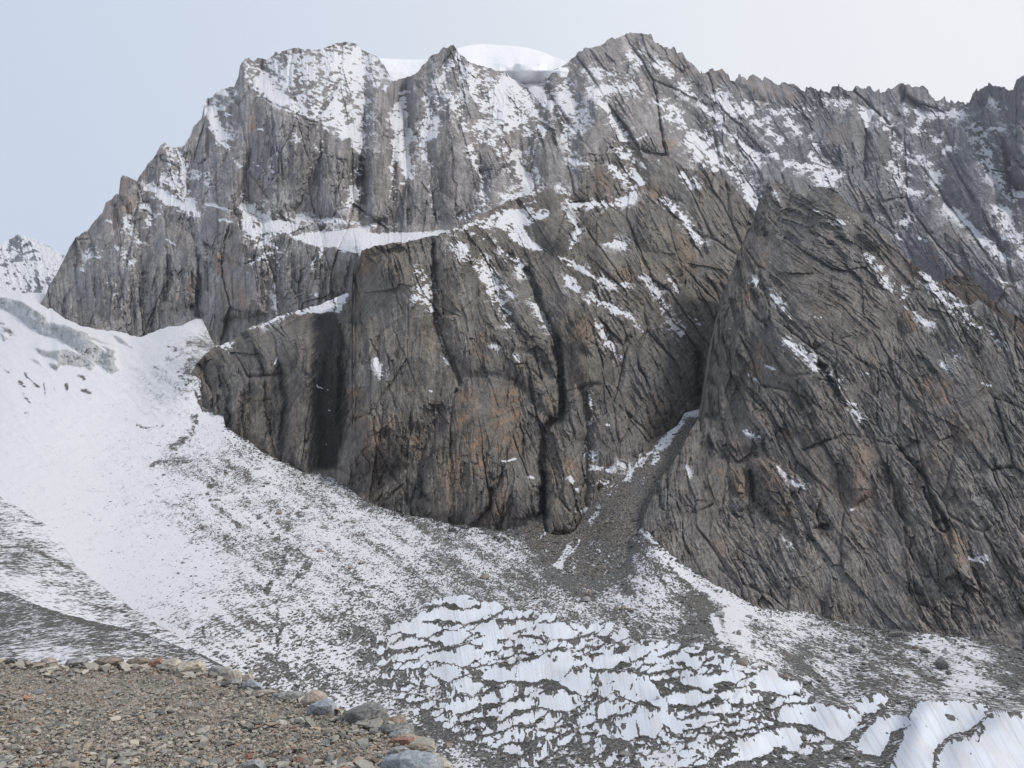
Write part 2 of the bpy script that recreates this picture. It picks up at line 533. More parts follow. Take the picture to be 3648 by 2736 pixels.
# ------------------------------------------------------------------ the far snowy peak
M_far = rock_material("far_rock", 0.02, 25.0, 0.5)
M_wall = rock_material("wall_rock", 0.16, 3.2)
M_butt = rock_material("buttress_rock", 0.30, 1.7)
GREY, WARM = (0.240, 0.229, 0.227), (0.256, 0.230, 0.215)
GREY2, WARM2 = (0.152, 0.142, 0.131), (0.174, 0.149, 0.122)

top = c1([(-760, 1500), (-500, 1400), (-300, 1430), (-150, 1380), (0, 1320), (40, 1290), (95, 1260), (130, 1265), (165, 1285), (185, 1285), (230, 1310), (290, 1340), (345, 1372), (450, 1450), (700, 1600)])
bot = [(-500, 1120), (800, 1120)]
snow = zeros() + 0.62
poly(snow, c1([(165, 1285), (230, 1305), (345, 1365), (345, 1440), (260, 1400), (190, 1360)]), 1.2, 12)
poly(snow, c1([(0, 1540), (300, 1540), (300, 1700), (0, 1700)]), 0.9, 20)
for pts, w in (([(30, 1400), (45, 1520)], 30), ([(95, 1290), (110, 1370), (80, 1420)], 40), ([(190, 1430), (200, 1540)], 35), ([(150, 1480), (160, 1560)], 20), ([(60, 1320), (20, 1380)], 30)):
    stroke(snow, c1(pts), w / K1, 0.3, 'min')
Yd = (5200 + (1000 - GY) * 4.0).astype(f32)
rl = zeros()
rock_layer("distant_mountain", top, bot, -500, 480, 4, Yd, rl, zeros() + 82, snow, zeros(), zeros(), (0.16, 0.17, 0.19), (0.17, 0.17, 0.18), M_far, 5,
           (50, 22, 9), 2.2, 4, drops=[(200, 120), (900, 700)])

# ------------------------------------------------------------------ the main wall and the long rocky skyline
top = c1([(120, 1720), (200, 1660), (240, 1600), (262, 1540), (300, 1480), (340, 1400), (385, 1310), (405, 1275), (420, 1275), (450, 1250), (480, 1225), (510, 1180), (550, 1145), (568, 1090), (600, 1075), (625, 1045), (640, 1040), (645, 960), (655, 935), (675, 935), (700, 955), (735, 975), (745, 955), (790, 880), (840, 830), (860, 785), (890, 765), (915, 785), (945, 790), (985, 780), (1025, 730), (1040, 680), (1085, 630), (1095, 570), (1115, 530), (1140, 520), (1165, 490), (1215, 470), (1260, 465), (1280, 410), (1290, 345), (1335, 308), (1360, 325), (1385, 308), (1430, 325), (1445, 320), (1470, 300), (1480, 280), (1500, 290), (1560, 262), (1605, 255), (1640, 265), (1690, 268), (1740, 255), (1790, 240), (1808, 233)])
top += c2([(0, 232), (50, 232), (100, 240), (130, 262), (180, 290), (215, 305), (250, 345), (275, 395), (300, 440), (345, 420), (390, 407), (430, 388), (455, 365), (480, 335), (510, 300), (545, 285), (575, 243), (590, 258), (610, 242), (635, 252), (655, 285), (690, 312), (720, 340), (800, 365), (850, 380), (900, 388), (940, 418), (990, 437), (1040, 425), (1100, 400), (1150, 380), (1200, 362), (1250, 335), (1290, 295), (1330, 255), (1380, 252), (1430, 235), (1450, 220), (1480, 205), (1510, 210), (1530, 195), (1575, 172), (1600, 178), (1620, 172), (1650, 180), (1690, 188), (1700, 215), (1730, 230)])
top += c3([(0, 235), (20, 255), (50, 255), (85, 255), (95, 290), (125, 290), (140, 320), (185, 350), (225, 395), (260, 385), (285, 365), (300, 375), (340, 365), (360, 395), (385, 440), (400, 435), (440, 415), (475, 430), (485, 410), (505, 395), (530, 410), (555, 445), (565, 420), (600, 430), (640, 465), (680, 448), (720, 455), (745, 480), (765, 505), (785, 500), (790, 465), (815, 460), (825, 480), (860, 490), (865, 475), (880, 485), (915, 505), (930, 465), (960, 462), (1000, 480), (1035, 488), (1055, 462), (1070, 460), (1100, 490), (1130, 480), (1160, 495), (1200, 500), (1230, 480), (1290, 458), (1340, 455), (1365, 480), (1415, 468), (1425, 485), (1450, 505), (1500, 545), (1540, 550), (1580, 560), (1610, 545), (1650, 565), (1675, 555), (1685, 510), (1715, 475), (1760, 460), (1830, 460), (1880, 480), (1915, 495), (1920, 430), (1961, 405), (2100, 380), (2300, 420), (2600, 500)])
bot = cP([(-50, 760), (100, 760), (300, 790), (420, 790), (500, 790), (600, 760), (700, 700), (790, 620), (900, 590), (1050, 560), (1200, 500), (1300, 500), (1400, 460), (1500, 520), (1560, 800), (1640, 800), (1700, 560), (1800, 560), (1900, 640), (2000, 740), (2100, 800), (2212, 860), (2500, 1000)])
Yb = tps(cP([(100, 640, 2050), (150, 690, 1950), (300, 715, 1800), (430, 700, 1700), (460, 735, 1650), (600, 700, 1580), (760, 620, 1520), (780, 520, 1500), (900, 500, 1540), (1000, 490, 1560), (1060, 450, 1600), (1190, 420, 1700),
    (640, 470, 1760), (620, 500, 1660), (260, 400, 2150), (340, 330, 2200), (420, 260, 2280), (520, 170, 2350), (600, 300, 1850), (650, 200, 2020), (740, 95, 2320), (800, 300, 1900), (830, 480, 1640), (950, 480, 1650), (950, 300, 1900), (970, 100, 2260), (880, 170, 2250),
    (850, 130, 2400), (1100, 400, 1770), (1100, 280, 1980), (1100, 160, 2300), (1200, 150, 2400), (1200, 300, 2020), (1280, 210, 2120), (1280, 330, 1920), (1380, 75, 2550), (1400, 200, 2280), (1400, 300, 2080), (1500, 350, 2100), (1520, 150, 2580),
    (1600, 300, 2350), (1600, 450, 2050), (1700, 400, 2150), (1750, 190, 2700), (1900, 190, 2750), (2100, 220, 2650), (2200, 180, 2350), (1800, 300, 2450), (2000, 400, 2350), (1900, 450, 2250), (2100, 500, 2000), (2212, 600, 1750), (2212, 400, 2050),
    (2000, 560, 2000), (2100, 620, 1850), (300, 550, 1950), (430, 500, 1880), (200, 520, 2050), (1300, 600, 1500), (1600, 700, 1600), (1900, 800, 1600), (2212, 900, 1500), (900, 800, 1250), (600, 900, 1400), (300, 850, 1600), (0, 800, 2050), (-200, 800, 2200), (2500, 300, 2200), (2500, 900, 1500)]))
snow = zeros()
poly(snow, c1([(1320, 330), (1400, 320), (1480, 290), (1600, 265), (1740, 255), (1850, 240), (1975, 250), (1975, 780), (1940, 900), (1900, 850), (1850, 740), (1800, 700), (1740, 720), (1690, 660), (1600, 620), (1500, 580), (1400, 520), (1350, 460), (1310, 400)]), 0.52, 40)
poly(snow, c1([(1350, 400), (1440, 410), (1520, 490), (1620, 550), (1700, 650), (1640, 640), (1500, 570), (1400, 510), (1360, 460)]), 0.88, 30)
poly(snow, c1([(1700, 670), (1800, 630), (1961, 760), (1961, 900), (1900, 800), (1800, 700)]), 0.72, 30)
def ST(conv, k, lst):
    for pts, w, d in lst:
        stroke(snow, conv(pts), w / k * 1.35, d * 0.92, 'max', 0.95)
        if w > 11: stroke(snow, conv(pts), w / k * 1.8 + 26, 0.30 * min(1, d), 'max', 0.95)
ST(c1, K1, [([(1110, 580), (1150, 640), (1190, 740), (1215, 760)], 50, .8), ([(1170, 490), (1240, 490)], 40, .55), ([(900, 800), (960, 850)], 40, .5), ([(890, 960), (960, 1000), (1040, 1100)], 50, .9),
    ([(800, 1005), (900, 1070), (1050, 1120)], 38, 1.1), ([(940, 880), (1000, 960), (1080, 970)], 70, .5), ([(930, 1140), (1010, 1140)], 20, .6), ([(770, 1110), (810, 1160), (795, 1210)], 32, .8),
    ([(650, 1250), (690, 1200), (680, 1180)], 16, .65), ([(470, 1370), (540, 1370)], 40, .5), ([(640, 1340), (710, 1420)], 14, .7), ([(1310, 1100), (1380, 1150), (1430, 1210), (1550, 1230)], 55, .95),
    ([(1330, 1180), (1420, 1290), (1460, 1380)], 65, .75), ([(1380, 1400), (1480, 1370)], 40, .6), ([(1440, 1330), (1500, 1440), (1460, 1560), (1480, 1640)], 15, .75), ([(1590, 1180), (1700, 1180), (1790, 1190)], 18, .7),
    ([(1740, 1300), (1720, 1380), (1690, 1420)], 13, .8), ([(1660, 1540), (1710, 1610)], 12, .6), ([(1100, 1090), (1200, 1120), (1290, 1140)], 9, 1), ([(1180, 1180), (1240, 1190)], 9, .9), ([(1230, 840), (1300, 900)], 10, .6),
    ([(1380, 695), (1420, 690)], 7, .8), ([(1360, 880), (1480, 910)], 25, .45), ([(1500, 870), (1580, 870)], 9, .8), ([(1600, 740), (1690, 790)], 28, .7), ([(1740, 760), (1690, 890)], 12, .8), ([(1680, 890), (1640, 1000)], 7, .5),
    ([(560, 1180), (600, 1190)], 14, .5), ([(430, 1440), (450, 1460)], 10, .6), ([(560, 1520), (600, 1560)], 16, .5), ([(880, 1290), (960, 1310)], 8, .5), ([(700, 1240), (760, 1300)], 18, .4), ([(780, 830), (830, 900)], 20, .35), ([(1180, 560), (1240, 620)], 22, .4)])
poly(snow, c1([(1570, 1275), (1700, 1250), (1850, 1235), (1975, 1205), (1975, 1380), (1900, 1365), (1800, 1335), (1700, 1320), (1620, 1300)]), 1.15, 16)
poly(snow, c2([(-10, 240), (100, 245), (215, 310), (290, 440), (260, 480), (200, 470), (170, 520), (160, 700), (140, 820), (110, 780), (60, 740), (-10, 720)]), 0.56, 36)
poly(snow, c2([(330, 490), (400, 480), (390, 520), (380, 720), (390, 850), (385, 940), (370, 940), (350, 870), (300, 860), (290, 800), (300, 700), (270, 640), (300, 560), (340, 520)]), 0.72, 20)
poly(snow, c2([(460, 640), (520, 620), (580, 640), (570, 720), (480, 760), (440, 720)]), 0.75, 22)
poly(snow, c2([(690, 320), (800, 372), (900, 395), (990, 445), (1060, 440), (1150, 395), (1135, 480), (1140, 540), (1150, 580), (1090, 590), (1060, 640), (1110, 690), (1080, 740), (1000, 740), (960, 700), (900, 760), (880, 850), (820, 780), (740, 760), (710, 680), (760, 600), (720, 500), (680, 400)]), 0.56, 36)
poly(snow, c2([(-10, 1240), (100, 1240), (200, 1250), (400, 1250), (605, 1235), (540, 1270), (430, 1290), (250, 1320), (130, 1360), (-10, 1345)]), 1.1, 14)
ST(c2, K1, [([(150, 560), (150, 800), (100, 960), (80, 1100)], 38, .72), ([(385, 700), (380, 850), (375, 945)], 26, 1.2), ([(300, 700), (300, 1000), (290, 1060)], 18, .7), ([(540, 450), (600, 340), (560, 560)], 60, .5),
    ([(470, 520), (500, 600), (460, 800), (510, 900)], 26, .6), ([(650, 300), (680, 400), (640, 560), (690, 680)], 42, .5), ([(940, 420), (1000, 520), (1080, 640), (1100, 700)], 45, 1.0), ([(1000, 440), (1100, 480), (1140, 560)], 40, .95),
    ([(960, 830), (970, 900), (1030, 970), (1040, 1020), (980, 1060)], 42, 1.1), ([(900, 1070), (1000, 1050)], 25, .8), ([(1040, 780), (1020, 870)], 14, .7), ([(1070, 900), (1085, 1010)], 9, .8), ([(1000, 905), (1060, 920)], 10, .8),
    ([(720, 780), (740, 880), (780, 960), (790, 1100)], 15, .7), ([(890, 800), (960, 840)], 22, .6), ([(1220, 470), (1250, 560), (1300, 620), (1280, 700)], 58, .72), ([(1210, 660), (1240, 780), (1260, 830)], 20, .7), ([(1260, 870), (1330, 880)], 20, 1),
    ([(1440, 560), (1480, 640), (1540, 720)], 36, .85), ([(1370, 490), (1500, 460), (1600, 470)], 42, .7), ([(1280, 360), (1360, 390), (1560, 420)], 50, .36), ([(1570, 300), (1620, 340)], 28, .75), ([(1700, 340), (1780, 400)], 12, .5), ([(1600, 250), (1650, 290)], 12, .5),
    ([(1720, 550), (1770, 580)], 18, 1), ([(1780, 580), (1860, 680), (1961, 760)], 75, .55), ([(1900, 720), (1961, 850)], 60, .75), ([(1660, 720), (1600, 750)], 9, .8), ([(1790, 370), (1900, 470), (1961, 520)], 14, .55), ([(0, 1190), (150, 1200), (300, 1220)], 14, .4),
    ([(130, 1100), (170, 1180)], 12, .45), ([(340, 985), (380, 985)], 8, .8), ([(500, 1000), (520, 1180)], 8, .3), ([(640, 1190), (760, 1130)], 16, .55), ([(1180, 1010), (1250, 1050)], 20, .7), ([(260, 880), (330, 860)], 16, .6)])
poly(snow, c3([(30, 560), (100, 600), (160, 700), (220, 740), (300, 820), (380, 920), (300, 930), (240, 900), (190, 830), (140, 720), (80, 640)]), 0.8, 24)
poly(snow, c3([(1040, 545), (1150, 590), (1120, 700), (1080, 600)]), 0.85, 14)
poly(snow, c3([(1880, 1020), (1990, 1030), (1990, 1060), (1900, 1070)]), 1.1, 12)
ST(c3, K1, [([(0, 340), (60, 400), (150, 490), (220, 560), (330, 640)], 26, .72), ([(190, 740), (250, 860), (400, 930), (450, 990), (520, 1130)], 38, .85), ([(310, 520), (400, 600), (470, 570), (520, 640), (580, 660)], 45, .75), ([(360, 600), (560, 590), (700, 600), (980, 555)], 24, .65),
    ([(500, 640), (580, 700), (660, 760)], 24, .75), ([(300, 680), (420, 760), (530, 860)], 32, .65), ([(640, 600), (760, 720)], 22, .55), ([(840, 540), (1000, 555)], 20, .75), ([(680, 880), (780, 890), (840, 940), (920, 1000)], 26, .75), ([(810, 840), (880, 910), (960, 950)], 30, .68),
    ([(600, 830), (700, 880)], 16, .5), ([(420, 960), (530, 1080)], 26, .65), ([(1310, 570), (1420, 600), (1380, 700), (1500, 750)], 30, .6), ([(1460, 620), (1630, 610)], 28, .75), ([(1400, 700), (1520, 750)], 18, .65), ([(1530, 800), (1560, 790)], 14, .9),
    ([(1210, 650), (1260, 760), (1350, 850), (1450, 870)], 42, .48), ([(1250, 890), (1330, 940)], 42, .62), ([(1260, 960), (1340, 1020), (1440, 1060)], 22, .75), ([(1460, 940), (1500, 930), (1470, 990)], 20, .75), ([(1720, 690), (1740, 800), (1780, 930), (1880, 1000), (1900, 1070)], 46, .62),
    ([(1840, 1120), (1880, 1200), (1900, 1290)], 52, .72), ([(1780, 540), (1850, 590)], 22, .5), ([(1700, 680), (1880, 690)], 16, .5), ([(1500, 1040), (1560, 1130), (1650, 1200), (1740, 1290), (1870, 1390)], 26, .78), ([(1290, 1200), (1340, 1180)], 16, 1), ([(1280, 1260), (1300, 1290)], 16, .8),
    ([(1170, 1165), (1210, 1180)], 9, .9), ([(1870, 910), (1890, 930)], 12, 1), ([(1840, 1510), (1920, 1530)], 16, .6), ([(1390, 1290), (1430, 1300)], 10, .6), ([(800, 720), (860, 800)], 16, .4), ([(560, 780), (640, 830)], 16, .5), ([(110, 640), (300, 780), (420, 900)], 40, .45), ([(1940, 1330), (1961, 1400)], 24, .6)])
relief = zeros()
B1 = lambda conv, pts, a, fl: bulge(relief, conv(pts), a * 1.5, fl)
B1(c1, [(640, 1045), (650, 925), (680, 925), (740, 1000), (730, 1090), (700, 1150), (660, 1100)], 26, 30)
B1(c1, [(840, 840), (885, 755), (920, 785), (880, 830)], 18, 20)
B1(c1, [(1270, 480), (1295, 330), (1340, 350), (1370, 480), (1380, 700), (1330, 900), (1330, 1100), (1290, 1250), (1180, 1280), (1100, 1180), (1170, 950), (1250, 740)], 55, 110)
B1(c1, [(1370, 540), (1500, 590), (1700, 680), (1760, 760), (1690, 900), (1560, 1180), (1440, 1180), (1340, 1080), (1340, 800)], 40, 60)
B1(c1, [(1700, 960), (1760, 780), (1850, 740), (1900, 860), (1890, 1000), (1830, 1160), (1700, 1190), (1650, 1060)], 42, 60)
B1(c1, [(860, 1240), (960, 1190), (1040, 1280), (1060, 1420), (1050, 1650), (800, 1680), (790, 1400)], 30, 45)
B1(c1, [(1240, 1300), (1290, 1220), (1380, 1230), (1420, 1320), (1440, 1500), (1430, 1700), (1180, 1720), (1180, 1500)], 55, 60)
B1(c1, [(560, 1100), (640, 1060), (720, 1160), (760, 1300), (740, 1500), (680, 1700), (500, 1680), (400, 1500), (440, 1300)], 32, 80)
B1(c1, [(960, 1080), (1060, 1040), (1180, 780), (1080, 640), (1030, 780), (940, 880)], -26, 50)
B1(c2, [(180, 500), (230, 450), (290, 600), (300, 760), (280, 1180), (160, 1190), (150, 800)], 36, 40)
B1(c2, [(420, 420), (540, 320), (660, 400), (740, 560), (780, 900), (770, 1090), (640, 1210), (520, 1180), (500, 880), (420, 700)], 48, 110)
B1(c2, [(400, 950), (500, 940), (520, 1200), (390, 1200)], 30, 40)
B1(c2, [(860, 580), (900, 560), (940, 680), (860, 680)], 24, 25)
B1(c2, [(740, 780), (900, 820), (1000, 960), (1000, 1020), (880, 1090), (790, 1090)], 30, 50)
B1(c2, [(1250, 830), (1380, 500), (1440, 560), (1530, 720), (1500, 780), (1400, 880), (1330, 1000), (1260, 900)], 52, 60)
B1(c2, [(1480, 580), (1620, 400), (1700, 440), (1760, 600), (1780, 760), (1700, 860), (1560, 740)], 44, 70)
B1(c2, [(1090, 600), (1160, 560), (1230, 680), (1240, 1000), (1080, 1000), (1060, 760)], 30, 50)
B1(c3, [(400, 620), (440, 590), (490, 660), (560, 740), (640, 820), (520, 820), (430, 720)], 30, 40)
B1(c3, [(960, 640), (1040, 560), (1100, 640), (1100, 900), (960, 930), (840, 780), (900, 650)], 44, 80)
B1(c3, [(1130, 700), (1190, 580), (1240, 700), (1230, 860), (1130, 950), (1110, 830)], 40, 60)
B1(c3, [(1560, 850), (1640, 640), (1700, 680), (1750, 830), (1840, 1040), (1830, 1250), (1760, 1290), (1640, 1180), (1500, 1050)], 60, 120)
B1(c3, [(1030, 1130), (1120, 1000), (1200, 880), (1300, 1040), (1330, 1100), (1200, 1150)], 40, 60)
B1(c3, [(1330, 1180), (1480, 1000), (1560, 1140), (1740, 1310), (1860, 1400), (1900, 1600), (1560, 1560), (1400, 1420), (1290, 1290)], 50, 120)
B1(c3, [(1900, 480), (1925, 380), (2010, 380), (2010, 1000), (1900, 1000), (1850, 800)], 70, 50)
B1(c3, [(400, 440), (500, 395), (560, 430), (650, 470), (760, 520), (700, 580), (500, 540)], 26, 60)
G1 = lambda conv, k, lst: [stroke(relief, conv(p), (0.85 if d > 34 else 0.65) * w / k, -d * (1.0 if d > 34 else 0.62), 'add', 0.9) for p, w, d in lst]
G1(c1, K1, [([(1400, 530), (1500, 580), (1550, 592), (1620, 632), (1705, 665)], 12, 30), ([(1020, 1180), (1050, 1300), (1070, 1420), (1060, 1560), (1070, 1700)], 24, 34), ([(890, 1330), (900, 1450), (890, 1650)], 16, 22), ([(1680, 930), (1590, 1130), (1570, 1250)], 10, 18),
    ([(1720, 660), (1730, 800), (1690, 960)], 20, 26), ([(1240, 1060), (1290, 1230), (1230, 1420)], 22, 24), ([(1090, 1080), (1180, 920), (1250, 770)], 20, 26), ([(1510, 620), (1520, 740)], 14, 26), ([(1430, 600), (1440, 720)], 12, 20), ([(740, 1010), (740, 1120), (700, 1200)], 18, 26), ([(760, 1130), (830, 1180), (790, 1290)], 24, 26),
    ([(1560, 1300), (1500, 1420), (1460, 1560)], 24, 28), ([(640, 1440), (660, 1600)], 16, 20), ([(1330, 1100), (1340, 800), (1310, 560)], 12, 16), ([(1940, 870), (1940, 1150)], 22, 34), ([(1850, 1000), (1800, 1180)], 14, 20)])
G1(c2, K1, [([(160, 520), (150, 800), (120, 1000)], 30, 40), ([(375, 600), (380, 900), (310, 1190)], 30, 34), ([(500, 880), (520, 1180)], 14, 24), ([(130, 870), (150, 1080)], 36, 36), ([(780, 960), (790, 1110)], 14, 24), ([(1080, 820), (1085, 1010)], 16, 22), ([(1240, 640), (1240, 800)], 22, 30),
    ([(1450, 560), (1540, 740)], 22, 26), ([(620, 800), (640, 1160)], 14, 22), ([(380, 1130), (390, 1210)], 22, 30), ([(520, 1150), (520, 1220)], 20, 26), ([(1040, 1020), (960, 840)], 26, 26), ([(1000, 450), (1080, 620)], 30, 26)])
G1(c3, K1, [([(1110, 700), (1100, 960)], 20, 40), ([(460, 760), (490, 650)], 18, 30), ([(1890, 690), (1860, 800), (1900, 1010)], 30, 50), ([(380, 600), (240, 420)], 16, 14), ([(1540, 1270), (1540, 1480)], 16, 20), ([(1320, 1200), (1440, 1050)], 18, 26), ([(1380, 1340), (1320, 1250)], 14, 16), ([(390, 440), (470, 560)], 12, 14), ([(770, 510), (780, 560)], 14, 14), ([(1200, 560), (1240, 740), (1360, 860)], 26, 24), ([(1720, 680), (1760, 900), (1880, 1060)], 34, 30)])
Yb = shelf(Yb, np.clip(snow, 0, 1) ** 1.5, -1.2, 90)
theta = tps(cP([(100, 650, 86), (300, 500, 88), (500, 300, 90), (650, 400, 90), (800, 300, 88), (950, 350, 86), (1100, 300, 72), (1250, 250, 70), (1380, 120, 62), (1450, 300, 62), (1600, 300, 58), (1800, 300, 64), (2000, 350, 66), (2150, 400, 66), (2100, 550, 60), (600, 700, 90), (-300, 700, 86), (2500, 600, 60), (1000, 1000, 85), (0, 0, 90), (2212, 0, 62)]))
orange = zeros()
OR = lambda conv, k, lst: [stroke(orange, conv([(x, y), (x2, y2)]), w / k, d, 'max', 1.0) for x, y, x2, y2, w, d in lst]
OR(c1, K1, [(680, 980, 690, 1120, 70, .5), (880, 790, 885, 820, 40, .4), (1360, 620, 1360, 700, 30, .7), (1390, 960, 1390, 1120, 26, .45), (1190, 1380, 1190, 1450, 60, .65), (1250, 1330, 1250, 1420, 40, .4), (1240, 1560, 1300, 1600, 120, .4), (1060, 1500, 960, 1600, 90, .3), (580, 1120, 600, 1200, 90, .22), (420, 1300, 440, 1400, 60, .25), (1830, 1180, 1830, 1200, 50, .4), (1260, 760, 1260, 800, 50, .3)])
OR(c2, K1, [(1650, 440, 1640, 540, 60, .25), (1790, 760, 1760, 800, 60, .4), (1700, 1060, 1660, 1060, 60, .3), (1830, 340, 1860, 380, 60, .3), (220, 980, 230, 1060, 60, .2), (1380, 640, 1400, 700, 60, .25)])
OR(c3, K1, [(80, 330, 90, 360, 60, .4), (320, 400, 320, 430, 80, .35), (510, 440, 560, 520, 90, .3), (600, 470, 620, 500, 50, .4), (700, 480, 720, 530, 70, .3), (1310, 490, 1330, 520, 70, .4), (970, 690, 940, 740, 70, .3), (1100, 1040, 1080, 1080, 60, .35), (1470, 1340, 1470, 1380, 70, .35), (1640, 1480, 1660, 1560, 90, .4), (1570, 900, 1570, 950, 70, .3), (1560, 1250, 1620, 1280, 80, .3), (1890, 1500, 1900, 1600, 90, .4), (40, 740, 50, 780, 50, .5)])
wet = zeros()
WT = lambda conv, k, lst: [stroke(wet, conv(p), w / k, d, 'max', 0.9) for p, w, d in lst]
WT(c4, K1, [([(1060, 20), (1075, 150), (1070, 240), (1060, 330)], 26, .95), ([(905, 20), (900, 130), (895, 250)], 26, .8), ([(1110, 60), (1110, 200)], 26, .6), ([(375, 200), (345, 320)], 22, .5), ([(720, 330), (760, 260)], 26, .5), ([(1040, 290), (1090, 330)], 40, .6), ([(850, 80), (840, 300)], 14, .5), ([(1270, 310), (1275, 340)], 14, .6)])
WT(c2, K1, [([(130, 870), (150, 1080)], 34, .55), ([(380, 1000), (390, 1200)], 26, .5), ([(320, 940), (330, 1190)], 16, .5), ([(630, 860), (640, 1160)], 18, .5), ([(520, 1130), (520, 1220)], 26, .6), ([(1945, 860), (1961, 1000)], 20, .5)])
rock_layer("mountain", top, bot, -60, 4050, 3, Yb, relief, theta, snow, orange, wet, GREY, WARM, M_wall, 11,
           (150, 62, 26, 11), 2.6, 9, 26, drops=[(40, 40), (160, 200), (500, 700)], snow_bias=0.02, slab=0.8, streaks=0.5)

# ------------------------------------------------------------------ the snow cap behind the notch
M_snow, nt, b = nodes("smooth_snow")
b.inputs["Base Color"].default_value = (0.83, 0.83, 0.84, 1)
b.inputs["Roughness"].default_value = 0.8
bp = add(nt, "ShaderNodeBump"); bp.inputs["Distance"].default_value = 6.0
tcn = add(nt, "ShaderNodeTexCoord")
nt.links.new(noise_(nt, tcn.outputs["Object"], 0.03, 6, 0.6), bp.inputs["Height"]); nt.links.new(bp.outputs[0], b.inputs["Normal"])
top = c2([(150, 320), (215, 312), (330, 317), (450, 320), (510, 318), (560, 300), (640, 262), (670, 248), (700, 241), (760, 234), (850, 240), (950, 247), (1020, 256), (1090, 275), (1160, 302), (1210, 322), (1260, 345), (1330, 380)])
bot = c2([(150, 500), (1330, 500)])
Ycap = tps(c2([(150, 320, 2660), (150, 500, 2560), (330, 318, 2700), (330, 450, 2560), (520, 330, 2640), (520, 480, 2560), (680, 250, 2950), (690, 330, 2480), (760, 236, 3100), (800, 320, 2600), (800, 370, 2440), (900, 243, 3150), (900, 330, 2480), (930, 390, 2462), (1020, 258, 3050), (990, 340, 2430), (990, 370, 2432), (990, 435, 2462), (1090, 278, 2950), (1090, 340, 2430), (1100, 400, 2458), (1180, 312, 2750), (1190, 350, 2470), (1250, 350, 2480), (700, 500, 2560), (1000, 520, 2600), (1300, 500, 2600)]))
sx, sy = columns(top, bot, 1300, 2080, 4)
Yc = sample(Ycap, sx, sy) * (1 + 0.004 * fbm(sx / 60, sy / 40, 4, 4))
P, k = with_back(unproject(sx, sy, Yc), [(80, 5), (300, 80), (800, 500)])
grid_mesh("snow_cap", P, {}, M_snow, flat=False)

# ------------------------------------------------------------------ the central buttress below the ledge
top = c4([(985, 700), (1005, 685), (1030, 640), (1060, 590), (1100, 545), (1140, 510), (1200, 490), (1260, 460), (1330, 410), (1400, 385), (1500, 338), (1600, 312), (1700, 285), (1800, 245), (1860, 215), (1890, 200), (1905, 130), (1930, 60)])
top += c2([(90, 1390), (105, 1350), (130, 1342), (200, 1322), (330, 1302), (430, 1290), (530, 1265), (600, 1240), (640, 1230), (700, 1205), (780, 1150), (860, 1110), (940, 1070), (1010, 1055), (1080, 1030), (1130, 1010), (1190, 995), (1230, 1030), (1270, 1045), (1310, 1000), (1340, 940), (1390, 900), (1400, 860), (1450, 820), (1470, 775), (1510, 750), (1560, 760), (1600, 770), (1640, 850), (1700, 865), (1740, 850), (1790, 830), (1830, 870), (1870, 910), (1910, 905), (1925, 915)])
top += c3([(180, 928), (240, 910), (300, 925), (350, 960), (400, 1000), (450, 1060), (480, 1100), (515, 1150), (560, 1250), (640, 1400), (700, 1500)])
bot = cP([(400, 860), (420, 900), (500, 1000), (620, 1080), (760, 1130), (900, 1180), (1050, 1230), (1200, 1260), (1400, 1200), (1500, 1000), (1640, 950), (1720, 900)])
Yc = tps(cP([(420, 820, 1300), (500, 920, 1220), (640, 1015, 1120), (760, 1065, 1060), (900, 1105, 1000), (1050, 1140, 940), (1200, 1160, 885), (430, 770, 1330), (520, 720, 1390), (620, 690, 1420), (740, 640, 1420), (600, 730, 1290), (720, 700, 1280), (790, 540, 1260), (900, 520, 1280), (1030, 495, 1320),
    (1060, 460, 1400), (1190, 420, 1480), (1240, 440, 1430), (1330, 330, 1640), (1400, 350, 1600), (1480, 380, 1600), (1600, 480, 1480), (600, 850, 1220), (850, 800, 1120), (850, 950, 1055), (1000, 700, 1160), (1000, 900, 1060), (1120, 600, 1250), (1150, 850, 1080), (1250, 800, 1110), (1240, 1000, 985), (1300, 600, 1260),
    (1350, 900, 1060), (1400, 700, 1210), (1450, 850, 1130), (1500, 600, 1350), (1530, 800, 1210), (1550, 650, 1330), (1300, 450, 1430), (1450, 500, 1420), (1400, 1000, 960), (1500, 1000, 1050), (1650, 900, 1150), (1000, 1250, 900), (600, 1100, 1080), (1700, 600, 1400)]))
snow = zeros()
poly(snow, c2([(780, 1160), (900, 1130), (1080, 1120), (1140, 1130), (1130, 1170), (1040, 1200), (1000, 1220), (1060, 1300), (1120, 1350), (1000, 1340), (940, 1280), (880, 1230), (830, 1230), (770, 1220)]), 0.75, 22)
poly(snow, c4([(1340, 412), (1500, 345), (1650, 295), (1860, 222), (1895, 215), (1830, 320), (1700, 325), (1560, 340), (1400, 400)]), 0.72, 14)
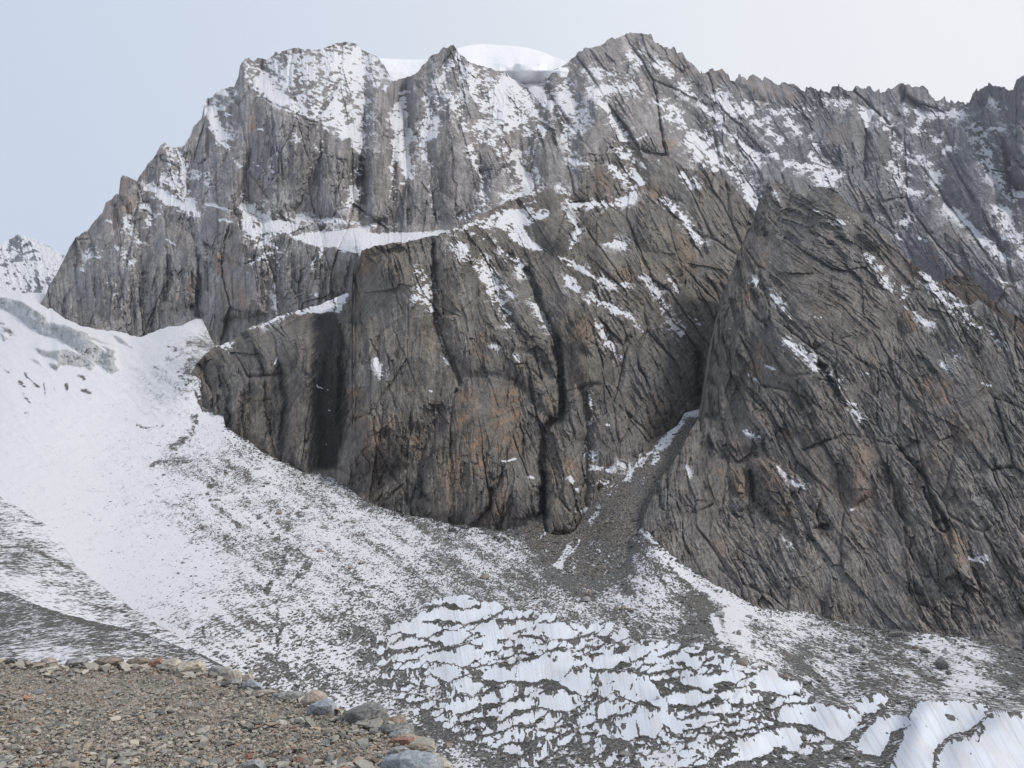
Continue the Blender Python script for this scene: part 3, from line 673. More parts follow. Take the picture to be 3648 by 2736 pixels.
ST(c2, K1, [([(1240, 1090), (1300, 1110), (1440, 1095)], 30, .9), ([(1190, 1000), (1250, 1055)], 22, .9), ([(1480, 900), (1540, 960), (1600, 1020), (1580, 1070), (1480, 1090)], 28, .8), ([(1520, 800), (1560, 850), (1630, 890)], 40, .75), ([(1490, 920), (1560, 940)], 50, .5), ([(1590, 920), (1640, 980)], 34, .9), ([(1700, 830), (1720, 870)], 20, .5),
    ([(1860, 940), (1920, 1000)], 26, 1.0), ([(1720, 1060), (1850, 1160), (1961, 1300)], 26, .8), ([(1240, 1150), (1300, 1240), (1250, 1340)], 26, .5), ([(1460, 1310), (1540, 1320)], 26, .8), ([(1220, 1400), (1340, 1460), (1450, 1530), (1570, 1530)], 20, .85), ([(1350, 1610), (1500, 1659)], 30, .7), ([(1640, 1490), (1700, 1560), (1760, 1659)], 22, .9), ([(1240, 1500), (1310, 1560)], 36, .6),
    ([(640, 1300), (690, 1390)], 42, .58), ([(440, 1460), (500, 1560), (420, 1600)], 26, .7), ([(510, 1310), (510, 1400)], 10, .6), ([(740, 1440), (830, 1540), (880, 1659)], 42, .75), ([(880, 1340), (960, 1420), (990, 1480)], 18, .6), ([(900, 1540), (950, 1600)], 16, .5), ([(700, 1210), (800, 1180)], 20, .75), ([(600, 1240), (700, 1230), (800, 1290)], 18, .45), ([(950, 1060), (1080, 1040)], 18, .5), ([(1000, 1100), (1060, 1090)], 14, .6), ([(800, 1240), (860, 1300), (900, 1400)], 18, .35)])
ST(c5, K1, [([(790, 40), (850, 200), (900, 320), (930, 390)], 42, .75), ([(440, 190), (490, 250), (520, 310)], 26, .8), ([(420, 245), (490, 260)], 16, .9), ([(545, 380), (570, 500), (590, 600)], 15, .7), ([(210, 570), (240, 650)], 19, .75), ([(950, 30), (1020, 130)], 13, .7), ([(1060, 270), (1100, 340), (1160, 440)], 20, .8), ([(1215, 40), (1340, 110), (1470, 170), (1570, 185)], 17, .9),
    ([(1370, 240), (1450, 290), (1560, 340)], 24, .9), ([(1240, 180), (1320, 210)], 20, .6), ([(1640, 130), (1700, 190), (1760, 310)], 26, .85), ([(1800, 380), (1860, 440)], 30, .95), ([(1400, 390), (1450, 480), (1520, 570)], 24, .7), ([(950, 545), (1000, 600)], 10, .9), ([(1560, 340), (1660, 430)], 20, .5), ([(1880, 340), (1950, 380)], 26, .5), ([(1360, 770), (1370, 870), (1360, 920)], 15, .65),
    ([(1450, 925), (1470, 925)], 9, .8), ([(1330, 1040), (1380, 1100)], 28, .65), ([(1340, 1160), (1470, 1170)], 20, .8), ([(1410, 1230), (1450, 1240)], 24, .8), ([(880, 1120), (960, 1105)], 10, .8), ([(1260, 1200), (1290, 1280)], 14, .5), ([(1320, 1380), (1360, 1380)], 22, .75), ([(1030, 1210), (1050, 1210)], 7, .9), ([(840, 490), (850, 500)], 12, .7), ([(490, 740), (510, 745)], 8, .8), ([(1520, 1140), (1560, 1160)], 20, .7), ([(1780, 130), (1840, 200)], 20, .5), ([(1120, 1490), (1110, 1510)], 12, .6)])
ST(c4, K1, [([(1150, 500), (1240, 490)], 30, .65), ([(1700, 710), (1760, 740)], 6, .9), ([(1750, 1030), (1765, 1030)], 10, .8), ([(1770, 850), (1780, 850)], 8, .7), ([(1410, 390), (1500, 350)], 14, .8), ([(1480, 600), (1490, 560)], 6, .5)])
relief = zeros()
B1(c5, [(1230, 860), (1240, 740), (1270, 690), (1305, 700), (1330, 800), (1340, 1000), (1330, 1350), (1280, 1530), (1120, 1530), (1110, 1400), (1130, 1200), (1110, 1050), (1130, 960), (1200, 890)], 60, 60)
B1(c5, [(620, 760), (680, 690), (760, 660), (850, 650), (960, 680), (1000, 900), (1000, 1080), (1080, 1220), (1090, 1450), (800, 1500), (560, 1470), (440, 1420), (450, 1100), (520, 950), (570, 800)], 50, 110)
B1(c5, [(120, 40), (280, 0), (500, 0), (520, 300), (560, 480), (560, 800), (430, 1000), (400, 1150), (80, 1200), (-10, 1150), (60, 900), (70, 400)], 60, 90)
B1(c5, [(520, 30), (560, -60), (700, -40), (760, 60), (900, 350), (1100, 600), (1200, 820), (1140, 880), (960, 680), (700, 660), (560, 500)], 34, 60)
B1(c5, [(830, 90), (1000, 120), (1090, 330), (1170, 460), (1180, 600), (1100, 600), (930, 420)], 26, 40)
B1(c5, [(1110, 300), (1200, 200), (1400, -60), (1900, 60), (1950, 850), (1700, 1000), (1500, 1200), (1350, 1350), (1340, 1000), (1330, 800), (1260, 650)], 40, 90)
B1(c5, [(1250, 400), (1340, 360), (1400, 480), (1440, 700), (1380, 900), (1330, 780), (1260, 640)], 34, 50)
B1(c5, [(940, 1240), (1040, 1200), (1100, 1240), (1080, 1420), (980, 1440), (930, 1380)], 34, 40)
B1(c5, [(1560, 560), (1700, 480), (1850, 560), (1880, 820), (1720, 960), (1600, 900)], 34, 90)
B1(c4, [(1100, 600), (1300, 430), (1420, 420), (1480, 560), (1500, 900), (1440, 1080), (1250, 960), (1100, 800)], 36, 100)
B1(c4, [(1500, 420), (1660, 360), (1690, 500), (1680, 900), (1640, 1180), (1540, 1130), (1510, 800)], 34, 60)
B1(c2, [(1390, 930), (1480, 880), (1500, 1060), (1400, 1080)], 24, 40)
B1(c2, [(1640, 960), (1740, 850), (1860, 950), (1880, 1100), (1760, 1060), (1660, 1000)], 30, 60)
B1(c2, [(1080, 1180), (1220, 1110), (1330, 1300), (1240, 1450), (1120, 1340)], 30, 60)
B1(c2, [(1600, 1100), (1720, 1080), (1880, 1250), (1961, 1420), (1820, 1500), (1600, 1300)], 30, 70)
G1(c5, K1, [([(1020, 100), (1080, 250), (1170, 460), (1190, 600), (1220, 800), (1205, 890)], 40, 80), ([(1190, 480), (1215, 850)], 26, 60), ([(1150, 900), (1110, 980), (1100, 1180), (1110, 1290), (1090, 1430)], 40, 90), ([(1110, 1180), (1110, 1400)], 24, 60), ([(290, 330), (350, 560), (350, 700)], 9, 20), ([(270, 700), (310, 830)], 12, 22),
    ([(520, -40), (520, 60), (540, 380), (560, 470), (620, 600), (660, 700)], 26, 44), ([(560, 300), (650, 350)], 12, 22), ([(180, 480), (230, 580)], 18, 26), ([(260, 960), (300, 1080)], 50, 26), ([(600, 1040), (620, 880), (640, 740)], 20, 30), ([(830, 1380), (830, 1280)], 26, 40), ([(1000, 600), (1100, 720), (1200, 840)], 10, 18), ([(740, 60), (840, 340), (980, 520)], 26, 30), ([(1340, 760), (1350, 900), (1340, 1350)], 20, 30),
    ([(1940, 560), (1950, 760)], 44, 90), ([(280, 20), (290, 130), (350, 330)], 10, 22), ([(430, 1000), (540, 880), (640, 740)], 16, 22), ([(20, 400), (10, 900)], 30, 44), ([(880, 300), (920, 420), (900, 640)], 12, 18), ([(1700, 690), (1780, 900)], 20, 26), ([(1640, 130), (1760, 330), (1880, 480)], 24, 26), ([(940, 1360), (930, 1430)], 18, 24), ([(520, 900), (460, 1080), (450, 1330)], 18, 26)])
G1(c4, K1, [([(1740, 360), (1730, 700), (1740, 1150)], 70, 46), ([(1500, 620), (1530, 800), (1500, 1120)], 28, 30), ([(1230, 720), (1230, 930)], 30, 26), ([(1330, 430), (1420, 640)], 20, 24), ([(1300, 760), (1290, 930)], 20, 22), ([(1410, 640), (1440, 900), (1480, 1100)], 16, 22), ([(1590, 500), (1580, 700)], 14, 18), ([(1060, 680), (1080, 760)], 26, 26)])
G1(c2, K1, [([(520, 1290), (510, 1500)], 20, 34), ([(1050, 1200), (1080, 1330)], 36, 34), ([(1490, 770), (1640, 950)], 22, 20), ([(1860, 900), (1961, 1100)], 24, 26), ([(1720, 1080), (1860, 1220), (1961, 1380)], 24, 26), ([(700, 1240), (720, 1380)], 14, 20), ([(270, 1330), (290, 1420)], 16, 30)])
Yc = shelf(Yc, np.clip(snow, 0, 1) ** 1.5, -1.2, 90)
theta = tps(cP([(430, 820, 80), (550, 850, 84), (680, 850, 92), (800, 700, 86), (850, 900, 90), (1000, 700, 76), (1000, 1000, 84), (1100, 500, 66), (1150, 700, 66), (1300, 500, 56), (1300, 700, 62), (1450, 500, 56), (1450, 750, 64), (1300, 950, 78), (1500, 850, 76), (1550, 600, 58), (1350, 380, 52), (1200, 1130, 84), (700, 660, 60), (0, 900, 80), (2000, 700, 56), (1000, 0, 60), (1000, 1600, 84)]))
orange = zeros()
OR(c5, K1, [(700, 780, 690, 960, 90, .6), (860, 780, 860, 900, 80, .5), (950, 720, 960, 900, 60, .6), (740, 950, 760, 1150, 90, .45), (900, 1000, 950, 1020, 120, .35), (1300, 390, 1320, 420, 120, .5), (150, -20, 150, 60, 70, .6), (100, 120, 110, 230, 70, .4), (90, 780, 130, 900, 110, .35), (430, 1010, 440, 1060, 50, .4), (1240, 1130, 1250, 1160, 40, .6), (620, 1100, 600, 1300, 120, .25), (780, 460, 790, 560, 60, .35), (1290, 710, 1290, 740, 60, .35), (880, 1250, 860, 1340, 90, .3), (250, 950, 150, 1050, 140, .2), (1550, 120, 1560, 160, 60, .4), (780, 1400, 850, 1400, 120, .3)])
OR(c2, K1, [(160, 1400, 150, 1460, 70, .6), (1720, 1040, 1650, 1080, 80, .45), (1420, 940, 1440, 1000, 70, .35), (1850, 1300, 1880, 1400, 80, .3), (1500, 1490, 1540, 1500, 50, .5), (120, 1600, 110, 1640, 50, .4)])
wet = zeros()
poly(wet, c4([(1690, 330), (1800, 340), (1850, 480), (1860, 900), (1810, 1140), (1665, 1170), (1680, 700), (1690, 500)]), 1.7, 50)
WT(c4, K1, [([(1310, 420), (1400, 560), (1420, 650)], 26, .7), ([(1220, 780), (1230, 940)], 30, .8), ([(1500, 600), (1530, 800), (1510, 1110)], 32, .85), ([(1330, 720), (1290, 900)], 30, .65), ([(1590, 480), (1570, 640)], 20, .6), ([(1070, 690), (1085, 740)], 26, .7), ([(1420, 700), (1470, 1060)], 20, .5), ([(1640, 400), (1640, 800)], 16, .5), ([(1880, 420), (1850, 900)], 26, .6), ([(1180, 600), (1200, 700)], 40, .4)])
WT(c5, K1, [([(260, 960), (310, 1080)], 56, .6), ([(20, 540), (10, 980)], 34, .8), ([(300, 950), (380, 1100)], 30, .45), ([(1110, 1200), (1105, 1400)], 40, .8), ([(840, 1260), (820, 1380)], 36, .6), ([(1210, 620), (1220, 850)], 30, .7), ([(540, 650), (530, 840)], 18, .4), ([(1940, 500), (1950, 800)], 40, .7), ([(650, 1300), (700, 1350)], 60, .3), ([(470, 1290), (490, 1330)], 26, .6)])
rock_layer("central_buttress", top, bot, 640, 2860, 3, Yc, relief, theta, snow, orange, wet, GREY2, WARM2, M_butt, 23,
           (120, 50, 21, 9), 3.0, 8, 30, drops=[(30, 12), (120, 110), (260, 420)], snow_bias=-0.04, slab=0.35, streaks=0.35)

# ------------------------------------------------------------------ the dark rib behind the right buttress, and the right buttress
top = c6([(1400, 260), (1480, 180), (1530, 150), (1560, 125), (1610, 122), (1680, 140), (1740, 190), (1790, 250), (1810, 262), (1850, 300), (1900, 330), (1961, 365), (2200, 480), (2600, 700)])
bot = c6([(1400, 400), (1600, 420), (1961, 700), (2600, 1000)])
Ye = (1150 + (1000 - (GY + 0.5 * (3400 - GX))) * 0.25).astype(f32)
rock_layer("dark_rib", top, bot, 3290, 4050, 3, Ye, zeros(), zeros() + 55, zeros(), zeros(), zeros(), (0.066, 0.055, 0.049), (0.085, 0.062, 0.05), M_butt, 31, (70, 30, 13), 2.2, 7, 24, drops=[(30, 20), (120, 140)])

top = c5([(1560, 1500), (1610, 1480), (1640, 1450), (1690, 1330), (1720, 1240), (1780, 1170), (1850, 1060), (1900, 960), (1950, 872)])
top += c6([(228, 845), (245, 760), (270, 600), (290, 450), (310, 370), (340, 230), (375, 140), (400, 80), (425, 0)])
top += c3([(440, 1330), (470, 1250), (510, 1180), (530, 1100), (560, 1040), (580, 975), (605, 968), (625, 1000), (660, 985), (700, 995), (740, 1040), (790, 1050), (820, 1010), (870, 1005), (900, 1015), (940, 1000), (960, 1030), (1010, 1090), (1050, 1130), (1120, 1170), (1150, 1200), (1180, 1240), (1230, 1265), (1260, 1310), (1320, 1370), (1360, 1410), (1410, 1450), (1470, 1500), (1540, 1545), (1600, 1590), (1660, 1640)])
top += c6([(1720, 255), (1790, 315), (1850, 370), (1900, 420), (1961, 475), (2200, 700), (2600, 1000)])
bot = cP([(1360, 1200), (1400, 1230), (1500, 1310), (1600, 1370), (1700, 1400), (1900, 1440), (2100, 1470), (2212, 1490), (2500, 1560)])
Yd = tps(cP([(1400, 1140, 770), (1500, 1220, 710), (1700, 1330, 628), (1900, 1370, 578), (2212, 1410, 510), (1410, 1030, 840), (1460, 950, 900), (1510, 870, 965), (1540, 700, 1040), (1570, 600, 1090), (1640, 420, 1180), (1650, 400, 1200), (1780, 410, 1090), (1850, 470, 1040), (1950, 560, 980), (2060, 640, 910), (2212, 770, 790),
    (1600, 700, 970), (1600, 900, 885), (1600, 1050, 805), (1600, 1200, 705), (1750, 600, 965), (1750, 800, 862), (1750, 1000, 765), (1750, 1200, 672), (1950, 750, 862), (1950, 950, 750), (1950, 1150, 655), (2150, 900, 710), (2150, 1150, 595), (1700, 500, 1070), (2400, 1000, 640), (2400, 1400, 480), (1300, 1100, 860)]))
snow = zeros()
ST(c6, K1, [([(510, 155), (525, 165)], 14, .8), ([(600, 230), (650, 275)], 20, .9), ([(650, 275), (700, 350), (740, 390)], 10, .6), ([(690, 480), (740, 520), (830, 570)], 26, .8), ([(820, 600), (840, 625)], 16, .85), ([(900, 650), (950, 700), (965, 735)], 22, .8), ([(960, 790), (1060, 820)], 14, .5), ([(1030, 850), (1080, 885)], 20, .7), ([(570, 605), (620, 625)], 10, .9), ([(480, 650), (590, 745)], 10, .45),
    ([(1120, 10), (1140, 60), (1180, 80)], 26, .75), ([(1220, 150), (1260, 200), (1310, 215)], 36, .8), ([(1310, 280), (1380, 320)], 12, .7), ([(1390, 350), (1450, 380)], 24, .95), ([(1430, 120), (1500, 200), (1580, 290), (1680, 370)], 52, .62), ([(1500, 180), (1600, 250)], 40, .5), ([(1680, 370), (1790, 440), (1880, 520)], 22, .4), ([(1560, 520), (1600, 570)], 14, .7), ([(1520, 590), (1580, 660)], 14, .5), ([(1740, 700), (1780, 720)], 10, .8), ([(1480, 480), (1480, 488)], 8, .8),
    ([(460, 960), (540, 990)], 16, .65), ([(640, 1160), (690, 1210)], 14, .7), ([(710, 1230), (770, 1270)], 14, .6), ([(680, 1540), (720, 1570)], 18, .8), ([(1680, 1645), (1760, 1650)], 20, .7), ([(150, 1150), (170, 1200)], 12, .5), ([(1030, 1378), (1045, 1378)], 8, .8), ([(1140, 645), (1080, 650)], 5, .6), ([(830, 350), (870, 345)], 8, .5), ([(370, 400), (380, 410)], 10, .6)])
ST(c3, K1, [([(830, 1130), (860, 1135)], 10, .8), ([(950, 1185), (1000, 1200)], 16, .9), ([(1020, 1205), (1060, 1205)], 9, .7), ([(900, 1180), (940, 1220)], 12, .4), ([(620, 1030), (640, 1060)], 14, .5), ([(1130, 1380), (1160, 1420)], 30, .5), ([(580, 1010), (620, 1100)], 30, .25)])
relief = zeros()
B1(c6, [(230, 860), (290, 470), (345, 230), (440, 60), (530, 160), (500, 300), (470, 600), (400, 800), (330, 900)], 24, 60)
B1(c6, [(480, 1110), (560, 1080), (700, 1200), (710, 1330), (650, 1450), (560, 1380), (500, 1260)], 46, 50)
B1(c6, [(380, 1140), (450, 1130), (490, 1280), (480, 1380), (400, 1400)], 30, 40)
B1(c6, [(1020, 1030), (1130, 1040), (1160, 1100), (1130, 1310), (1060, 1360), (1010, 1280), (960, 1080)], 34, 40)
B1(c6, [(750, 850), (860, 800), (960, 930), (940, 1000), (800, 1060), (720, 940)], 26, 40)
B1(c6, [(1290, 1070), (1450, 980), (1650, 1120), (1700, 1300), (1560, 1330), (1400, 1260)], 30, 80)
B1(c6, [(1500, 1560), (1540, 1500), (1610, 1500), (1660, 1590), (1680, 1760), (1540, 1760)], 50, 50)
B1(c6, [(300, 1000), (420, 740), (480, 640), (560, 780), (700, 900), (620, 1000), (480, 1080), (360, 1100)], 30, 80)
B1(c6, [(520, 180), (600, 230), (700, 420), (860, 640), (960, 900), (760, 760), (560, 480)], 26, 60)
B1(c6, [(1310, 280), (1370, 310), (1390, 400), (1330, 440), (1290, 360)], 22, 30)
B1(c6, [(1340, 10), (1420, 60), (1410, 110), (1350, 70)], 16, 20)
B1(c3, [(800, 1040), (940, 990), (1040, 1130), (1180, 1250), (1260, 1330), (1100, 1340), (900, 1220), (760, 1120)], 24, 80)
B1(c3, [(530, 1110), (590, 970), (650, 1010), (660, 1130), (540, 1260)], 28, 40)
G1(c6, K1, [([(500, 1180), (510, 1270), (520, 1330)], 22, 50), ([(700, 1120), (740, 1240)], 16, 24), ([(540, 180), (640, 320), (780, 440), (900, 660), (1000, 820)], 26, 34), ([(862, 602), (892, 612)], 32, 60), ([(960, 980), (1120, 990), (1300, 1050)], 18, 16), ([(1290, 1060), (1380, 1140), (1440, 1240), (1560, 1480)], 26, 40), ([(1420, 990), (1300, 1080)], 26, 20),
    ([(1240, 1160), (1290, 1400), (1330, 1500)], 22, 30), ([(780, 1060), (960, 990)], 16, 30), ([(840, 1480), (900, 1470)], 34, 44), ([(1110, 600), (1140, 650)], 22, 30), ([(930, 430), (960, 560), (940, 620)], 12, 22), ([(1310, 360), (1290, 620), (1285, 1020)], 9, 16), ([(380, 1110), (320, 1400)], 26, 24), ([(620, 1450), (840, 1560)], 16, 20), ([(270, 1560), (280, 1400)], 12, 16), ([(1420, 1260), (1500, 1460), (1590, 1560)], 22, 36), ([(1660, 1560), (1690, 1640)], 16, 24), ([(1480, 640), (1560, 800), (1700, 960)], 20, 22), ([(1790, 1080), (1800, 1150), (1900, 1240)], 20, 26), ([(750, 700), (880, 860), (940, 980)], 14, 20), ([(1060, 500), (1100, 600)], 10, 18)])
G1(c3, K1, [([(640, 1180), (760, 1110), (860, 1080)], 16, 18), ([(540, 1270), (660, 1240)], 12, 14), ([(720, 1000), (690, 1120), (560, 1280)], 22, 24)])
theta = tps(cP([(1400, 1150, 88), (1480, 950, 98), (1540, 700, 92), (1600, 560, 70), (1600, 800, 66), (1580, 1000, 66), (1560, 1150, 62), (1500, 1230, 75), (1700, 480, 30), (1800, 520, 36), (1700, 620, 36), (1850, 650, 44), (1750, 800, 52), (1950, 700, 56), (1900, 900, 58), (1750, 1000, 58), (1700, 1200, 60), (1900, 1200, 64), (2100, 900, 60), (2100, 1200, 62), (2000, 1050, 62), (2212, 1350, 58), (1650, 450, 60), (2500, 1000, 60), (1800, 0, 40), (1200, 900, 95), (1800, 1700, 62)]))
orange = zeros()
OR(c6, K1, [(530, 500, 540, 560, 60, .5), (530, 620, 520, 660, 60, .55), (440, 1180, 450, 1280, 70, .6), (530, 1110, 620, 1180, 70, .5), (640, 1180, 600, 1230, 90, .5), (1080, 1040, 1100, 1110, 110, .45), (1090, 1190, 1100, 1310, 80, .6), (1590, 1530, 1600, 1660, 80, .6), (850, 310, 860, 340, 60, .35), (1440, 700, 1430, 740, 70, .35), (1550, 720, 1540, 770, 90, .4), (860, 1300, 900, 1250, 120, .25), (1360, 40, 1380, 80, 60, .6), (1340, 330, 1350, 380, 60, .5), (310, 1170, 340, 1180, 40, .6), (720, 1380, 690, 1410, 40, .55), (480, 230, 500, 240, 80, .4), (1430, 1150, 1370, 1280, 120, .2), (560, 60, 570, 30, 50, .5), (570, 900, 560, 860, 60, .4), (1010, 1340, 1100, 1450, 120, .25), (690, 970, 700, 990, 40, .4), (1650, 960, 1600, 870, 120, .25), (330, 1560, 350, 1620, 60, .4), (1150, 570, 1140, 610, 40, .5)])
wet = zeros()
WT(c6, K1, [([(1230, 1180), (1270, 1300), (1330, 1520)], 60, .5), ([(1380, 1150), (1440, 1280), (1560, 1480)], 44, .55), ([(1280, 1240), (1320, 1400)], 40, .6), ([(1400, 1010), (1300, 1060)], 40, .5), ([(880, 1480), (860, 1500)], 40, .5), ([(500, 1200), (515, 1280)], 16, .7), ([(1800, 1100), (1800, 1150)], 24, .6), ([(850, 850), (880, 880)], 26, .3)])
WT(c9, K7, [([(1500, 560), (1620, 700), (1720, 850)], 60, .55), ([(1700, 480), (1720, 560), (1850, 700)], 40, .4), ([(1380, 100), (1500, 300)], 60, .4), ([(970, 220), (980, 260)], 40, .6)])
rock_layer("right_buttress", top, bot, 2233, 4050, 3, Yd, relief, theta, snow, orange, wet, (0.156, 0.148, 0.141), (0.168, 0.149, 0.130), M_butt, 47,
           (110, 46, 20, 9), 3.0, 10, 30, drops=[(30, 15), (120, 120), (300, 420)], snow_bias=-0.05, streaks=0.2)

# ------------------------------------------------------------------ the glacier: snowfield, stony snow slopes, ice steps, moraine crest
M_ice = ice_material("snowy_debris", 0.72)
top = c4([(-900, 215), (-400, 200), (0, 205), (100, 210), (180, 215), (235, 216), (246, 262), (290, 312), (350, 357), (430, 392), (560, 417), (680, 432), (700, 442), (760, 452), (830, 422), (900, 402), (980, 387), (1050, 357), (1085, 357), (1115, 422), (1140, 470), (1152, 492), (1200, 932), (1270, 977), (1340, 1012), (1400, 1062), (1480, 1112), (1560, 1152), (1640, 1193), (1700, 1188), (1780, 1190), (1820, 1215)])
top = [p for p in top if p[0] < 769] + c4([(1152, 492), (1153, 900)])[:1] + [p for p in c4([(1206, 937), (1270, 977), (1340, 1012), (1400, 1062), (1480, 1112), (1560, 1152), (1640, 1193), (1700, 1188), (1780, 1190), (1820, 1215)])]
top += c5([(60, 1262), (150, 1335), (250, 1370), (350, 1405), (450, 1422), (560, 1447), (660, 1467), (740, 1477), (850, 1487), (920, 1492), (1000, 1500), (1110, 1520), (1250, 1555), (1400, 1590), (1500, 1600), (1580, 1540), (1640, 1470), (1700, 1530), (1780, 1600), (1850, 1659)])
top += c9([(40, 352), (60, 375), (150, 440), (250, 510), (340, 565), (420, 600), (490, 640), (560, 675), (640, 705), (720, 715), (850, 722), (950, 740), (1050, 770), (1100, 780), (1200, 800), (1350, 822), (1450, 822), (1600, 850), (1700, 870), (1850, 870), (1950, 885), (2050, 920), (2187, 950), (2500, 1030), (3000, 1150)])
# the part of the snowfield that reaches right, in front of the left block of the buttress
bot = [(-500, 2800), (4100, 2800)]
Yg = tps(cP([(0, 640, 2300), (100, 640, 2150), (150, 690, 1925), (300, 715, 1775), (430, 695, 1675), (470, 740, 1590), (420, 800, 1325), (440, 880, 1265), (490, 915, 1205), (560, 965, 1150), (650, 1020, 1095), (760, 1065, 1035), (880, 1100, 985), (1000, 1130, 930), (1150, 1160, 872), (1300, 1190, 800), (1400, 1140, 752), (1500, 1230, 690), (1700, 1325, 612), (1900, 1370, 562), (2212, 1405, 497),
    (0, 800, 1500), (200, 780, 1550), (300, 850, 1350), (0, 1000, 1000), (200, 1000, 1050), (400, 950, 1150), (0, 1200, 620), (200, 1200, 700), (400, 1100, 880), (600, 1100, 920), (600, 1300, 560), (400, 1400, 420), (600, 1450, 400), (800, 1250, 680), (800, 1400, 480), (1000, 1300, 620), (1000, 1500, 380), (1200, 1300, 600), (1200, 1500, 370), (1400, 1300, 580), (1400, 1500, 350),
    (1600, 1400, 440), (1600, 1600, 262), (1900, 1450, 410), (1900, 1600, 265), (2212, 1500, 340), (2212, 1659, 222), (1200, 1659, 240), (900, 1659, 245), (600, 1659, 255), (1650, 1659, 230), (0, 1500, 400), (-250, 700, 2200), (-250, 1200, 620), (2450, 1450, 470), (2450, 1659, 240)]))
faces = []
for p in ([(545, 690), (600, 660), (690, 645), (790, 655), (840, 685), (760, 700), (690, 690), (640, 680)], [(510, 755), (570, 690), (660, 684), (760, 708), (880, 690), (960, 690), (985, 710), (900, 740), (840, 775), (800, 790), (740, 790), (650, 785), (560, 775)],
    [(320, 845), (330, 820), (420, 790), (505, 768), (470, 850)], [(475, 860), (510, 790), (600, 780), (690, 800), (600, 850), (520, 864)], [(560, 880), (640, 840), (740, 830), (800, 850), (740, 905), (660, 925), (580, 905)], [(800, 840), (850, 800), (920, 780), (1010, 775), (1110, 785), (1180, 800), (1090, 830), (1020, 880), (930, 880), (850, 850)],
    [(1200, 790), (1280, 795), (1380, 815), (1470, 825), (1410, 870), (1330, 890), (1270, 870), (1230, 830)], [(895, 900), (910, 870), (960, 890), (1010, 920), (960, 955), (900, 960)], [(1060, 900), (1110, 870), (1200, 885), (1140, 930), (1070, 930)], [(1120, 850), (1170, 820), (1240, 850), (1190, 880)],
    [(710, 1020), (735, 935), (790, 915), (840, 945), (870, 985), (800, 1030), (740, 1040)], [(540, 985), (600, 955), (690, 945), (722, 955), (700, 1020), (620, 1015), (560, 1010)], [(1090, 1080), (1100, 1020), (1180, 1000), (1290, 970), (1350, 945), (1420, 990), (1395, 1060), (1330, 1130), (1250, 1128), (1160, 1150), (1080, 1142)],
    [(770, 1080), (860, 1060), (960, 1045), (1060, 1055), (1070, 1120), (990, 1140), (930, 1135), (850, 1105), (780, 1095)], [(560, 1060), (650, 1040), (740, 1070), (740, 1100), (660, 1140), (600, 1100)], [(700, 1150), (760, 1120), (850, 1120), (880, 1170), (830, 1210), (750, 1205)], [(850, 1250), (940, 1190), (1060, 1180), (1060, 1235), (960, 1280), (880, 1270)],
    [(1340, 1140), (1420, 1080), (1500, 1060), (1545, 1100), (1520, 1160), (1480, 1230), (1420, 1200)], [(1460, 1000), (1540, 985), (1650, 990), (1740, 970), (1750, 1020), (1660, 1050), (1600, 1060), (1540, 1050)], [(1590, 1090), (1650, 1080), (1760, 1075), (1800, 1110), (1700, 1190), (1620, 1160)], [(1200, 1220), (1280, 1190), (1370, 1190), (1450, 1230), (1470, 1270), (1360, 1320), (1280, 1300), (1210, 1280)],
    [(640, 1310), (700, 1240), (790, 1230), (850, 1260), (810, 1310), (720, 1330)], [(820, 1350), (900, 1300), (980, 1280), (1080, 1240), (1160, 1240), (1170, 1290), (1080, 1310), (980, 1370), (880, 1360)], [(950, 1420), (1060, 1350), (1180, 1330), (1160, 1390), (1060, 1400), (970, 1440)], [(1060, 1490), (1100, 1420), (1180, 1410), (1180, 1480), (1110, 1530)],
    [(1500, 1310), (1580, 1260), (1680, 1270), (1690, 1310), (1610, 1360), (1540, 1350)], [(1660, 1400), (1710, 1340), (1780, 1350), (1810, 1470), (1740, 1480), (1670, 1460)], [(1810, 1300), (1860, 1260), (1930, 1310), (1950, 1400), (1900, 1470), (1840, 1470), (1810, 1380)], [(1790, 1130), (1850, 1090), (1900, 1150), (1960, 1280), (1900, 1290), (1830, 1250), (1780, 1190)],
    [(1470, 1430), (1560, 1390), (1620, 1400), (1640, 1470), (1560, 1460)], [(1760, 960), (1830, 910), (1880, 950), (1850, 1000), (1780, 1010)], [(1210, 1390), (1280, 1340), (1290, 1410), (1250, 1430)], [(1330, 1400), (1400, 1340), (1480, 1360), (1420, 1400)], [(790, 1410), (860, 1390), (850, 1450)], [(900, 1460), (950, 1490), (920, 1510)], [(1190, 1560), (1260, 1510), (1270, 1570), (1210, 1610)],
    [(1090, 1645), (1150, 1570), (1200, 1645)], [(330, 930), (440, 890), (545, 900), (500, 930), (420, 940)], [(430, 1010), (540, 920), (560, 930), (480, 990)], [(490, 1160), (560, 1110), (640, 1150), (560, 1170)], [(1960, 1220), (2010, 1330), (2080, 1440), (2040, 1450), (1970, 1380)]): faces.append(c8(p))
